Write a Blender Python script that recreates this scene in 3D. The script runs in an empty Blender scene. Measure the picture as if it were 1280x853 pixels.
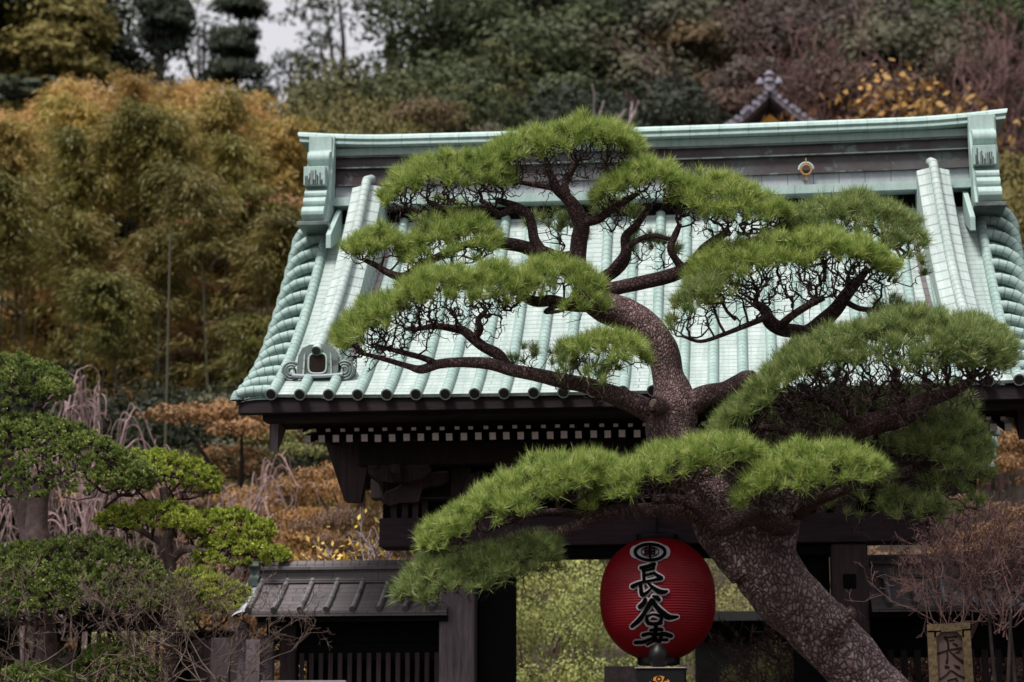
import bpy, math, random
import numpy as np
from math import sin, cos, pi, radians as R
from mathutils import Vector, Matrix, noise
random.seed(11); rng = np.random.default_rng(11)
scene = bpy.context.scene
col = scene.collection

# ------------------------------------------------------------------ camera model
FPX = 2600.; CX, CY = 640., 426.5
CAM = np.array((0.84, -20., 1.6))
YAW = R(6.4); PIT = math.atan((950 - 426.5) / FPX)
FW = np.array((-sin(YAW)*cos(PIT), cos(YAW)*cos(PIT), sin(PIT)))
RT = np.array((cos(YAW), sin(YAW), 0.))
UP = np.array((sin(YAW)*sin(PIT), -cos(YAW)*sin(PIT), cos(PIT)))
def P(px, py, Y):
    d = FW + (px-CX)/FPX*RT - (py-CY)/FPX*UP
    return CAM + d*((Y-CAM[1])/d[1])
def mpp(Y): return (Y + 20.) / FPX            # metres per photo pixel at depth Y

# ------------------------------------------------------------------ mesh helpers
class MB:
    def __init__(s): s.v=[]; s.f=[]; s.m=[]; s.uv=[]
    def add(s, vs, fs, mi=0, uvs=None):
        o=len(s.v); s.v.extend([tuple(map(float,v)) for v in vs])
        s.uv.extend(uvs if uvs is not None else [(v[0],v[2]) for v in vs])
        for f in fs: s.f.append(tuple(i+o for i in f)); s.m.append(mi)
    def box(s,x0,x1,y0,y1,z0,z1,mi=0):
        vs=[(x,y,z) for x in (x0,x1) for y in (y0,y1) for z in (z0,z1)]
        s.add(vs,[(0,1,3,2),(4,6,7,5),(0,4,5,1),(2,3,7,6),(0,2,6,4),(1,5,7,3)],mi)
    def obox(s,c,ax,ay,az,mi=0):
        c,ax,ay,az=[np.array(a,float) for a in (c,ax,ay,az)]
        vs=[c+i*ax+j*ay+k*az for i in (-1,1) for j in (-1,1) for k in (-1,1)]
        s.add(vs,[(0,1,3,2),(4,6,7,5),(0,4,5,1),(2,3,7,6),(0,2,6,4),(1,5,7,3)],mi)
    def prism(s,poly,a,b,axis,mi=0):
        # poly: list of 2D points; axis 'x': (y,z) extruded x a..b ; 'y': (x,z) extruded y
        f=(lambda p,t:(t,p[0],p[1])) if axis=='x' else ((lambda p,t:(p[0],t,p[1])) if axis=='y' else (lambda p,t:(p[0],p[1],t)))
        n=len(poly); vs=[f(p,a) for p in poly]+[f(p,b) for p in poly]
        fs=[tuple(range(n)),tuple(range(2*n-1,n-1,-1))]+[(i,(i+1)%n,(i+1)%n+n,i+n) for i in range(n)]
        s.add(vs,fs,mi)
    def tube(s,pts,rad,n=8,mi=0,caps=True,squash=None,rn=0.,capmi=None):
        pts=[np.array(p,float) for p in pts]; k=len(pts)
        if not hasattr(rad,'__len__'): rad=[rad]*k
        t0=pts[1]-pts[0]; t0/=max(1e-9,np.linalg.norm(t0))
        a=np.cross(t0,(0,0,1)); 
        if np.linalg.norm(a)<.1: a=np.cross(t0,(1,0,0))
        a/=np.linalg.norm(a)
        vs=[];uv=[];L=0
        for i in range(k):
            t=pts[min(i+1,k-1)]-pts[max(i-1,0)]; t/=max(1e-9,np.linalg.norm(t))
            a=a-t*np.dot(a,t); a/=max(1e-9,np.linalg.norm(a)); b=np.cross(t,a)
            if i: L+=np.linalg.norm(pts[i]-pts[i-1])
            for j in range(n):
                th=2*pi*j/n; r=rad[i]
                if rn: 
                    q=pts[i]+(a*cos(th)+b*sin(th))*r
                    r*=1+rn*noise.noise(Vector(q*3.1))+rn*.6*noise.noise(Vector(q*8))
                vs.append(pts[i]+(a*cos(th)+b*sin(th))*r); uv.append((j/n*2*pi*rad[i],L))
        fs=[(i*n+j,i*n+(j+1)%n,(i+1)*n+(j+1)%n,(i+1)*n+j) for i in range(k-1) for j in range(n)]
        s.add(vs,fs,mi,uv)
        if caps:
            o=len(s.v)-k*n
            s.f.append(tuple(o+j for j in range(n-1,-1,-1))); s.m.append(mi if capmi is None else capmi)
            s.f.append(tuple(o+(k-1)*n+j for j in range(n))); s.m.append(mi)
    def lathe(s,prof,c,n=32,mi=0,sy=1.):
        # prof: (r,z)
        k=len(prof); vs=[(c[0]+r*cos(2*pi*j/n),c[1]+sy*r*sin(2*pi*j/n),c[2]+z) for r,z in prof for j in range(n)]
        fs=[(i*n+j,i*n+(j+1)%n,(i+1)*n+(j+1)%n,(i+1)*n+j) for i in range(k-1) for j in range(n)]
        fs.append(tuple(range(n-1,-1,-1))); fs.append(tuple((k-1)*n+j for j in range(n)))
        s.add(vs,fs,mi)
    def grid(s,F,nu,nv,mi=0,uvf=None):
        vs=[F(i/nu,j/nv) for i in range(nu+1) for j in range(nv+1)]
        uv=[uvf(i/nu,j/nv) for i in range(nu+1) for j in range(nv+1)] if uvf else None
        s.add(vs,[(i*(nv+1)+j,(i+1)*(nv+1)+j,(i+1)*(nv+1)+j+1,i*(nv+1)+j+1) for i in range(nu) for j in range(nv)],mi,uv)
    def build(s,name,mats,parent=None,smooth=False,bevel=0,link=True):
        me=bpy.data.meshes.new(name); me.from_pydata(s.v,[],s.f)
        if not isinstance(mats,(list,tuple)): mats=[mats]
        for m in mats: me.materials.append(m)
        me.polygons.foreach_set('material_index',s.m)
        uv=me.uv_layers.new(name='UVMap'); li=np.empty(len(me.loops),np.int32); me.loops.foreach_get('vertex_index',li)
        uv.data.foreach_set('uv',np.array(s.uv,np.float32)[li].ravel())
        if smooth:
            me.polygons.foreach_set('use_smooth',[True]*len(me.polygons))
            try: me.set_sharp_from_angle(angle=R(38))
            except Exception: pass
        me.update()
        o=bpy.data.objects.new(name,me); col.objects.link(o)
        if parent: o.parent=parent
        if bevel:
            b=o.modifiers.new('bevel','BEVEL'); b.width=bevel; b.segments=2; b.limit_method='ANGLE'
        return o

def fastmesh(name,V,k,mat,parent=None,smooth=False):
    """V: (n,k,3) polygons of k vertices each, as one mesh"""
    V=np.asarray(V,np.float32); n=len(V)
    me=bpy.data.meshes.new(name); me.vertices.add(n*k); me.vertices.foreach_set('co',V.reshape(-1))
    me.loops.add(n*k); me.loops.foreach_set('vertex_index',np.arange(n*k,dtype=np.int32))
    me.polygons.add(n); me.polygons.foreach_set('loop_start',np.arange(0,n*k,k,dtype=np.int32))
    try: me.polygons.foreach_set('loop_total',np.full(n,k,np.int32))
    except Exception: pass
    me.materials.append(mat); me.update(calc_edges=True)
    o=bpy.data.objects.new(name,me); col.objects.link(o)
    if parent: o.parent=parent
    return o

def tag(o,label,cat,group=None,kind=None):
    if label: o['label']=label
    if cat: o['category']=cat
    if group: o['group']=group
    if kind: o['kind']=kind
    return o
def thing(name,label,cat,loc=(0,0,0),group=None,rz=0):
    o=bpy.data.objects.new(name,None); col.objects.link(o); o.location=loc; o.rotation_euler[2]=rz
    o.empty_display_size=.3
    return tag(o,label,cat,group)
def off(o,root):          # children built in world coordinates under an Empty that sits at its base
    o.parent=root; o.matrix_parent_inverse=Matrix.Translation(-Vector(root.location)); return o

def norm(a): return a/np.maximum(1e-9,np.linalg.norm(a,axis=-1,keepdims=True))
def catmull(pts,n=6):
    pts=[np.array(p,float) for p in pts]; P4=[2*pts[0]-pts[1]]+pts+[2*pts[-1]-pts[-2]]; out=[]
    for i in range(1,len(P4)-2):
        p0,p1,p2,p3=P4[i-1:i+3]
        for k in range(n):
            t=k/n; out.append(.5*((2*p1)+(-p0+p2)*t+(2*p0-5*p1+4*p2-p3)*t*t+(-p0+3*p1-3*p2+p3)*t**3))
    out.append(pts[-1]); return out

# ------------------------------------------------------------------ materials
def newmat(name):
    m=bpy.data.materials.new(name); m.use_nodes=True; nt=m.node_tree
    return m,nt,nt.nodes['Principled BSDF']
def N(nt,t,**k):
    n=nt.nodes.new(t)
    for a,b in k.items(): setattr(n,a,b)
    return n
def ramp(nt,fac,stops,interp='LINEAR'):
    r=N(nt,'ShaderNodeValToRGB'); r.color_ramp.interpolation=interp
    while len(r.color_ramp.elements)<len(stops): r.color_ramp.elements.new(.5)
    for e,(p,c) in zip(r.color_ramp.elements,stops): e.position=p; e.color=(*c,1) if len(c)==3 else c
    nt.links.new(fac,r.inputs[0]); return r.outputs[0]
def noi(nt,vec,scale,detail=4,rough=.55,dist=0):
    n=N(nt,'ShaderNodeTexNoise'); n.inputs['Scale'].default_value=scale; n.inputs['Detail'].default_value=detail
    n.inputs['Roughness'].default_value=rough; n.inputs['Distortion'].default_value=dist
    if vec: nt.links.new(vec,n.inputs['Vector'])
    return n.outputs['Fac']
def mix(nt,fac,a,b,mode='MIX'):
    m=N(nt,'ShaderNodeMix',data_type='RGBA',blend_type=mode)
    for inp,v in ((m.inputs[0],fac),(m.inputs[6],a),(m.inputs[7],b)):
        if isinstance(v,(int,float)): inp.default_value=v
        elif isinstance(v,tuple): inp.default_value=(*v,1)
        else: nt.links.new(v,inp)
    return m.outputs[2]
def bump(nt,b,h,strength=.5,dist=.01,prev=None):
    n=N(nt,'ShaderNodeBump'); n.inputs['Strength'].default_value=strength; n.inputs['Distance'].default_value=dist
    nt.links.new(h,n.inputs['Height'])
    if prev: nt.links.new(prev,n.inputs['Normal'])
    nt.links.new(n.outputs[0],b.inputs['Normal']); return n.outputs[0]
def geo(nt): return N(nt,'ShaderNodeNewGeometry')
def coords(nt,which='Object',scale=None):
    t=N(nt,'ShaderNodeTexCoord').outputs[which]
    if scale is None: return t
    m=N(nt,'ShaderNodeMapping'); m.inputs['Scale'].default_value=scale; nt.links.new(t,m.inputs[0]); return m.outputs[0]

def mat_wood(name,a,b,grain=(2,2,14),rough=.75,bs=.35):
    m,nt,p=newmat(name); c=coords(nt,'Object',(14/grain[0]*1.,14/grain[1]*1.,14/grain[2]))
    f=noi(nt,c,3.5,6,.65,.6); big=noi(nt,coords(nt),1.3,3)
    cc=ramp(nt,f,[(.3,a),(.7,b)]); cc=mix(nt,ramp(nt,big,[(.35,(0,0,0)),(.75,(.5,.5,.5))]),cc,tuple(x*1.6 for x in b))
    nt.links.new(cc,p.inputs['Base Color']); p.inputs['Roughness'].default_value=rough
    p.inputs['Specular IOR Level'].default_value=.12
    bump(nt,p,f,bs,.01); return m

def mat_copper(name,c1,c2,seam,brown=(.10,.06,.055),brown_at=.72,row=.078,wid=.46,rough=.62,spec=.3,mort=.0055,streak=.5):
    m,nt,p=newmat(name); uv=coords(nt,'UV'); ob=coords(nt)
    br=N(nt,'ShaderNodeTexBrick'); nt.links.new(uv,br.inputs['Vector'])
    for k,v in (('Scale',1.),('Mortar Size',mort),('Mortar Smooth',.3),('Brick Width',wid),('Row Height',row),('Bias',0.)): br.inputs[k].default_value=v
    br.inputs['Color1'].default_value=(*c1,1); br.inputs['Color2'].default_value=(*c2,1); br.inputs['Mortar'].default_value=(*seam,1)
    f1=noi(nt,ob,2.2,5,.62,.4); f2=noi(nt,coords(nt,'UV',(11,.9,1)),1.,6,.72)
    cc=mix(nt,ramp(nt,f2,[(.42,(0,0,0)),(.72,(streak,)*3)]),br.outputs['Color'],tuple(x*q_ for x,q_ in zip(c2,(.40,.56,.50))))
    f3=noi(nt,ob,3.4,6,.7,.3)
    cc=mix(nt,ramp(nt,f3,[(brown_at-.03,(0,0,0)),(brown_at+.03,(1,1,1))]),cc,brown)
    cc=mix(nt,ramp(nt,f1,[(.3,(.0,)*3),(.7,(.35,)*3)]),cc,tuple(min(1,x*1.2) for x in c1))
    fine=noi(nt,ob,40,3,.6); cc=mix(nt,.25,cc,ramp(nt,fine,[(.3,(.45,.45,.45)),(.7,(1,1,1))]),'MULTIPLY')
    nt.links.new(cc,p.inputs['Base Color']); p.inputs['Roughness'].default_value=rough; p.inputs['Specular IOR Level'].default_value=spec
    inv=N(nt,'ShaderNodeMath',operation='SUBTRACT'); inv.inputs[0].default_value=1; nt.links.new(br.outputs['Fac'],inv.inputs[1])
    b1=bump(nt,p,inv.outputs[0],.6,.006); bump(nt,p,f1,.25,.02,b1); return m

def mat_leaf(name,stops,trans=.25,rough=.5,spec=.12,tint=False,nscale=1.5,nmix=.5):
    m,nt,p=newmat(name); g=geo(nt)
    f=noi(nt,coords(nt),nscale,3)
    s=N(nt,'ShaderNodeMix',data_type='FLOAT'); s.inputs[0].default_value=nmix
    nt.links.new(g.outputs['Random Per Island'],s.inputs[2]); 
    e=N(nt,'ShaderNodeMapRange'); e.inputs[1].default_value=.3; e.inputs[2].default_value=.7; nt.links.new(f,e.inputs[0])
    nt.links.new(e.outputs[0],s.inputs[3])
    c=ramp(nt,s.outputs[0],stops)
    if tint:
        oi=N(nt,'ShaderNodeObjectInfo'); c=mix(nt,1.,c,oi.outputs['Color'],'MULTIPLY')
    nt.links.new(c,p.inputs['Base Color']); p.inputs['Roughness'].default_value=rough; p.inputs['Specular IOR Level'].default_value=spec
    if trans:
        t=N(nt,'ShaderNodeBsdfTranslucent'); nt.links.new(c,t.inputs[0])
        mx=N(nt,'ShaderNodeMixShader'); mx.inputs[0].default_value=trans
        nt.links.new(p.outputs[0],mx.inputs[1]); nt.links.new(t.outputs[0],mx.inputs[2])
        nt.links.new(mx.outputs[0],nt.nodes['Material Output'].inputs[0])
    return m

def mat_flat(name,c,rough=.7,spec=.3,var=.25,scale=6,bs=.2):
    m,nt,p=newmat(name); f=noi(nt,coords(nt),scale,5,.65)
    nt.links.new(ramp(nt,f,[(.3,tuple(x*(1-var) for x in c)),(.7,tuple(min(1,x*(1+var)) for x in c))]),p.inputs['Base Color'])
    p.inputs['Roughness'].default_value=rough; p.inputs['Specular IOR Level'].default_value=spec
    bump(nt,p,f,bs,.01); return m

def mat_bark(name,a,b,crack,vs=22,strength=.9,squash=.55,cw=.10):
    m,nt,p=newmat(name); c=coords(nt,'Object',(1,1,squash))
    w=N(nt,'ShaderNodeTexNoise'); w.inputs['Scale'].default_value=5; w.inputs['Detail'].default_value=6; nt.links.new(c,w.inputs[0])
    mxv=N(nt,'ShaderNodeMix',data_type='VECTOR'); mxv.inputs[0].default_value=.11; nt.links.new(c,mxv.inputs[4]); nt.links.new(w.outputs['Color'],mxv.inputs[5])
    v=N(nt,'ShaderNodeTexVoronoi',feature='DISTANCE_TO_EDGE'); v.inputs['Scale'].default_value=vs; nt.links.new(mxv.outputs[1],v.inputs['Vector'])
    v2=N(nt,'ShaderNodeTexVoronoi'); v2.inputs['Scale'].default_value=vs; nt.links.new(mxv.outputs[1],v2.inputs['Vector'])
    sep=N(nt,'ShaderNodeSeparateColor'); nt.links.new(v2.outputs['Color'],sep.inputs[0])
    base=ramp(nt,sep.outputs[0],[(.1,a),(.9,b)])
    f=noi(nt,coords(nt),3,5,.7); base=mix(nt,ramp(nt,f,[(.35,(0,0,0)),(.7,(.7,.7,.7))]),base,tuple(x*.5 for x in a))
    fine=noi(nt,coords(nt),70,4,.7); base=mix(nt,.8,base,ramp(nt,fine,[(.35,(.35,)*3),(.65,(1.3,)*3)]),'MULTIPLY')
    cr=ramp(nt,v.outputs['Distance'],[(.0,(0,0,0)),(cw*.5,(.35,.35,.35)),(cw*2.2,(1,1,1))])
    brk=ramp(nt,noi(nt,coords(nt),16,4,.7),[(.38,(0,0,0)),(.62,(1,1,1))]); cr=mix(nt,mix(nt,.25,(0.,0.,0.),brk),cr,(1.,1.,1.))
    cc=mix(nt,cr,crack,base); nt.links.new(cc,p.inputs['Base Color'])
    p.inputs['Roughness'].default_value=.85; p.inputs['Specular IOR Level'].default_value=.25
    b1=bump(nt,p,cr,strength,.02); b2=bump(nt,p,sep.outputs[1],.35,.012,b1); bump(nt,p,fine,.4,.006,b2); return m

M={}
M['patina']=mat_copper('patina copper',(.43,.485,.467),(.355,.41,.392),(.15,.19,.18),brown_at=.80,wid=1.35,streak=.95)
M['patina_roll']=mat_copper('green patina rolls',(.325,.425,.395),(.255,.35,.322),(.08,.12,.11),brown_at=.74,wid=3.,streak=.8)
M['patina_plain']=mat_copper('patina copper sheet',(.40,.505,.475),(.33,.43,.40),(.20,.28,.25),row=3.,wid=3.,brown_at=.74,streak=.6)
M['ridge']=mat_copper('ridge copper',(.15,.19,.185),(.09,.12,.12),(.012,.012,.012),brown=(.050,.028,.032),brown_at=.42,row=.9,wid=.26,mort=.004)
M['lilac']=mat_copper('grey ridge copper',(.36,.37,.40),(.30,.32,.34),(.05,.05,.055),brown=(.10,.07,.07),brown_at=.66,row=.9,wid=.26,mort=.004)
M['brown']=mat_copper('brown copper',(.15,.125,.130),(.105,.088,.093),(.022,.02,.02),brown=(.2,.2,.21),brown_at=.72,rough=.45,spec=.35,row=.09)
M['dkcopper']=mat_copper('dark weathered copper',(.14,.18,.165),(.09,.12,.11),(.03,.035,.035),row=3,wid=3,brown=(.035,.03,.03),brown_at=.54,rough=.5,spec=.5)
M['rollgrey']=mat_copper('grey brown copper roll',(.22,.21,.215),(.15,.14,.145),(.03,.028,.028),brown=(.06,.045,.048),brown_at=.55,row=.09,wid=3,rough=.45,spec=.4)
M['hollow']=mat_flat('dark tile end',(.02,.022,.022),.6)
M['wood']=mat_wood('black weathered wood',(.009,.007,.007),(.030,.021,.022),(2,2,14))
M['woodx']=mat_wood('black weathered beam',(.008,.006,.0065),(.028,.020,.023),(14,2,2))
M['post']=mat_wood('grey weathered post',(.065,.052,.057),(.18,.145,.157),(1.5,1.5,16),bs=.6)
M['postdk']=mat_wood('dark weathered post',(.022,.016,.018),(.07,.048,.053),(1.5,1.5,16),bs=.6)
M['beamface']=mat_wood('purple brown beam',(.022,.014,.019),(.055,.037,.047),(16,1.5,1.5),bs=.5)
M['white']=mat_flat('white painted rafter end',(.80,.74,.76),.8,.2,.12,30)
M['black']=mat_flat('shade black wood',(.004,.004,.004),.8,.1)  # black boards; deep shade under eaves and in gaps put into this colour
M['needle']=mat_leaf('pine needles',[(.0,(.10,.13,.03)),(.04,(.11,.18,.035)),(.3,(.17,.25,.055)),(.62,(.36,.44,.11)),(1,(.72,.73,.32))],.32,.45,.25,nscale=11,nmix=.5)
M['needle_shade']=mat_leaf('shaded pine needles',[(.0,(.06,.095,.03)),(.45,(.17,.24,.07)),(1,(.55,.57,.24))],.27,.45,.25,nscale=11,nmix=.48)  # darker copy of the pine needles with shade put into its colour
M['twig']=mat_flat('pine twig bark',(.05,.031,.030),.85,.2,.5,30,.4)
M['bark']=mat_bark('pine bark',(.20,.125,.122),(.50,.365,.35),(.014,.008,.008),vs=33,squash=.68,cw=.15)
M['barkup']=mat_bark('reddish pine bark',(.18,.10,.098),(.42,.285,.28),(.02,.010,.010),vs=58,strength=.7,cw=.16)
M['barkup2']=mat_bark('red brown limb bark',(.085,.045,.043),(.15,.092,.09),(.016,.008,.008),vs=40,strength=.7,squash=1)
M['maki']=mat_leaf('clipped shrub leaves',[(0,(.05,.075,.022)),(.5,(.15,.205,.05)),(1,(.50,.54,.17))],.2,.45,.2,nscale=5)
M['makiy']=mat_leaf('yellow green shrub leaves',[(0,(.12,.155,.025)),(.5,(.33,.40,.06)),(1,(.80,.80,.22))],.3,.45,.2,nscale=5)
M['greybark']=mat_flat('pinkish grey bark',(.15,.105,.10),.85,.2,.45,14,.5)
M['bare']=mat_flat('bare grey twig',(.13,.092,.075),.85,.2,.35,9)
M['barepink']=mat_flat('bare pinkish twig',(.26,.175,.168),.85,.2,.35,9)
M['barered']=mat_flat('bare red brown twig',(.125,.070,.064),.85,.2,.35,5)
M['treebark']=mat_flat('dark tree bark',(.045,.035,.032),.9,.1,.4,5,.5)
M['palebark']=mat_flat('pale tree bark',(.36,.29,.29),.9,.1,.4,5,.5)
M['crown']=mat_leaf('hill tree leaves',[(0,(.55,.6,.5)),(.5,(.9,.92,.85)),(1,(1.4,1.3,1.15))],.1,.6,.2,tint=True,nscale=.5,nmix=.6)
M['bambooleaf']=mat_leaf('bamboo leaves',[(0,(.12,.12,.03)),(.45,(.29,.235,.075)),(1,(.62,.43,.24))],.2,.5,.3,nscale=.45,nmix=.7,tint=True)
M['culm']=mat_flat('bamboo culm',(.06,.055,.032),.6,.3,.3,3)
M['ground']=mat_flat('leaf strewn earth',(.045,.036,.026),.95,.1,.5,.8,.6)
M['red']=mat_flat('red lantern paper',(.21,.002,.008),.5,.3,.12,4,.05)
M['ink']=mat_flat('black ink',(.003,.003,.003),.95,.03,.1)
M['inkwhite']=mat_flat('white outline paint',(.52,.48,.50),.6,.3,.12,20)
M['blackmetal']=mat_flat('black lacquer',(.005,.005,.005),.45,.25,.2)
M['orange']=mat_flat('orange paint',(.55,.22,.035),.6,.3,.15,20)
M['signwood']=mat_wood('brown sign board',(.085,.055,.046),(.135,.09,.078),(3,2,12),bs=.3)
M['signframe']=mat_flat('mossy sign rim',(.14,.10,.055),.9,.1,.5,22,.8)
M['carved']=mat_flat('dark carved stroke',(.018,.012,.010),.9,.1,.2)
M['greytile']=mat_flat('lavender grey roof tile',(.20,.18,.22),.7,.3,.35,3,.5)
M['ochre']=mat_flat('ochre gable plaster',(.62,.33,.07),.8,.1,.2,3)
M['plaster']=mat_flat('pale plaster wall',(.55,.50,.50),.9,.1,.15,1)
M['palewood']=mat_flat('pale weathered board',(.30,.24,.26),.8,.2,.3,6)

# ------------------------------------------------------------------ terrain
def sst(a,b,x):
    t=min(1,max(0,(x-a)/(b-a))); return t*t*(3-2*t)
def H(x,y):
    s=.27+.16*sst(-14,-1,x-(y-20)*.0)
    u=max(0,y-7.); rise=s*(math.sqrt(u*u+9)-3) if u>0 else 0
    crest=66; 
    if y>crest: 
        u=crest-7.; rise=s*(math.sqrt(u*u+9)-3)-(y-crest)*.12
    return rise+(.35*noise.noise(Vector((x*.12,y*.12,0))) if y>7 else .0)*min(1,max(0,y-7)/6)
g=MB()
xs=[-600,-300,-150,-90]+list(range(-60,61,3))+[90,150,300,600]
ys=[-400,-150,-60]+list(range(-40,8,6))+list(range(8,130,3))+[160,220,320,600]
vs=[(x,y,H(x,y)) for x in xs for y in ys]; ny=len(ys)
g.add(vs,[(i*ny+j,(i+1)*ny+j,(i+1)*ny+j+1,i*ny+j+1) for i in range(len(xs)-1) for j in range(ny-1)])
tag(g.build('ground',M['ground'],smooth=True),None,None,kind='structure')

# ------------------------------------------------------------------ THE GATE
gate=thing('temple_gate','large wooden temple gate with pale green copper roof behind the pine','gate',(0,0,0))
YE=-1.7; YR=1.0; RUN=2.42; Z0=4.83
def prof(u): return Z0+.55*u+.157*u*u          # u = run from the eave
def arc(u):
    n=12; s=0;pz=prof(0)
    for i in range(1,n+1):
        z=prof(u*i/n); s+=math.hypot(u/n,z-pz); pz=z
    return s
ARC=[(u,arc(u)) for u in np.linspace(0,RUN,61)]
def u_at(a): return float(np.interp(a,[t[1] for t in ARC],[t[0] for t in ARC]))
ATOT=ARC[-1][1]
XV=3.33
def sori(x): return .035*(abs(x)/3.4)**3          # slight rise of eave and ridge towards the ends
def nrm(u):
    d=.55+.314*u; l=math.hypot(1,d); return (-d/l,1/l)   # (y,z) outward normal
def spt(x,u,h=0,back=False):
    ny_,nz_=nrm(u); y=YE+u+ny_*h; z=prof(u)+sori(x)*(1-u/RUN)+nz_*h
    return (x,(2*YR-y) if back else y,z)
for back in (False,True):
    r=MB(); 
    r.grid(lambda a,b:spt(-XV+2*XV*a,RUN*b,0,back),40,26,0,lambda a,b:(-XV+2*XV*a,arc(RUN*b)))
    r.grid(lambda a,b:spt(-XV+2*XV*a,RUN*b,-.03,back),10,26,2)                       # soffit boards
    r.grid(lambda a,b:spt(-XV+2*XV*a,0,-.03*b,back),40,1,0)
    nr=26
    for k in range(nr):
        x=-XV+k*2*XV/(nr-1)
        pts=[spt(x,-.035,.015,back)]+[spt(x,u,.015,back) for u in np.linspace(0.02,RUN,22)]
        r.tube(pts,.049,14,3,caps=False)
        # tile-end: dark hollow disc with pale rim
        c=np.array(spt(x,-.035,.015,back)); d=np.array(spt(x,-.05,.015,back))-c; d/=np.linalg.norm(d)
        r.tube([c-d*.002,c+d*.012],.055,16,0); r.tube([c+d*.0125,c+d*.0145],.043,16,1)
    # verge (curled gable edge) with short transverse rolls
    for s in (-1,1):
        def vp(w,u,h=0):
            x=s*(XV+.335*sin(w*pi/2)); drop=.25*(1-cos(w*pi/2))**1.1*(.22+.78*min(1,u/1.0))
            nx=s*.6*w; q=spt(x,u,0,back); return (q[0]+nx*h,q[1]+nrm(u)[0]*h*(1-.4*w)*(-1 if back else 1),q[2]-drop+nrm(u)[1]*h)
        r.grid(lambda a,b:vp(a,RUN*b,-.05),10,26,3,lambda a,b:(a*.05,arc(RUN*b)*.5))
        r.grid(lambda a,b:(vp(1,RUN*b)[0]-s*.0,vp(1,RUN*b)[1],vp(1,RUN*b)[2]-.07*a),1,26,0)
        a=.06
        while a<ATOT+.05:
            u=u_at(min(a,ATOT)); pts=[vp(w,u,.014) for w in np.linspace(0.03,1.07,10)]
            r.tube(pts,[.050+.005*(i%2) for i in range(10)],12,3,caps=False)
            # fine ring seams: alternate radius in steps
            c=np.array(pts[-1]); d=c-np.array(pts[-2]); d/=np.linalg.norm(d)
            r.tube([c,c+d*.02],.058,14,3); r.tube([c+d*.0205,c+d*.0225],.043,14,1)
            a+=.252
    r.build('roof',[M['patina'],M['hollow'],M['wood'],M['patina_roll']],gate,True)
# eave fascia boards, stepping in below the tiles
for back in (False,True):
    Y=lambda y:(2*YR-y) if back else y
    def bx(m,x0,x1,y0,y1,z0,z1): 
        a,b=sorted((Y(y0),Y(y1))); m.box(x0,x1,a,b,z0,z1)
    e=MB(); bx(e,-3.65,3.65,-1.665,-1.55,4.695,4.825); e.build('eave_board',M['woodx'],gate,bevel=.006)
    e=MB(); bx(e,-3.45,3.45,-1.55,-1.35,4.645,4.755); e.build('eave_batten',M['woodx'],gate,bevel=.006)
    # soffit of boards between the eave and the wall plate
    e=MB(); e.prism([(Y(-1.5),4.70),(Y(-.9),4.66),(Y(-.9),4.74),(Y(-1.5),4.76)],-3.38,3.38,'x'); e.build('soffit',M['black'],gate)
# rafters (lower row, big white tips; upper row, small white tips)
def rafter(w,h,l):
    m=MB(); m.box(-w/2,w/2,0,l,-h/2,h/2,0); m.box(-w/2+.003,w/2-.003,-.004,.0,-h/2+.003,h/2-.003,1)
    o=m.build('rafter',[M['wood'],M['white']],gate); o.rotation_euler[0]=R(14); return o
lo=rafter(.066,.074,1.0); up=rafter(.05,.036,1.0)
nraf=49
for k in range(nraf):
    for i,(src,dx,y,z) in enumerate(((lo,0,-.92,4.565),(up,-.052,-1.02,4.632))):
        if k==0: o=src
        else: o=src.copy(); col.objects.link(o)
        o.location=(-3.16+k*6.48/(nraf-1)+dx+random.uniform(-.004,.004),y,z+random.uniform(-.003,.003))
# ridge: stepped copper-clad boards under a flared cap
def rz(x): return .02*(abs(x)/3.5)**2.2 - .01
def zmap(z): return 7.225+(z-7.385)*1.107
def tier(name,x,yf,z0,z1,mat,nseg=24,parent=gate):
    z0=zmap(z0) if z0>7.3 else z0-.10; z1=zmap(z1); m=MB()
    def F(a,b):
        X=-x+2*x*a; L=[(yf,z0),(yf,z1),(2*YR-yf,z1),(2*YR-yf,z0)]
        y,z=L[int(round(b*3))]; return (X,y,z+rz(X))
    m.grid(F,nseg,3,0,lambda a,b:(-x+2*x*a,[z0,z1,z1+.3,z1+.6][int(round(b*3))]))
    m.grid(lambda a,b:(-x+2*x*a,yf+(2*YR-2*yf)*b,z0+rz(-x+2*x*a)),nseg,1,0)
    m.prism([(yf,z0),(yf,z1),(2*YR-yf,z1),(2*YR-yf,z0)],-x-.001,-x,'x'); m.prism([(yf,z0),(yf,z1),(2*YR-yf,z1),(2*YR-yf,z0)],x,x+.001,'x')
    return m.build(name,mat,parent)
XR=3.33
tier('ridge_core',XR-.05,.80,7.15,7.98,M['black'])
tier('ridge_course',XR,.70,7.915,7.985,M['patina_plain']).name='ridge_course'
tier('ridge_course',XR,.725,7.80,7.895,M['ridge'])
tier('ridge_lip',XR,.685,7.893,7.905,M['dkcopper'])
tier('ridge_lip',XR,.645,7.775,7.787,M['dkcopper'])
tier('ridge_course',XR,.69,7.61,7.772,M['ridge'])
tier('ridge_lip',XR,.60,7.592,7.604,M['ridge'])
tier('ridge_course',XR,.635,7.475,7.59,M['lilac'])
tier('ridge_board',XR,.53,7.385,7.465,M['patina_plain'])
tier('ridge_base',XR-.02,.72,7.10,7.385,M['black'])
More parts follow.
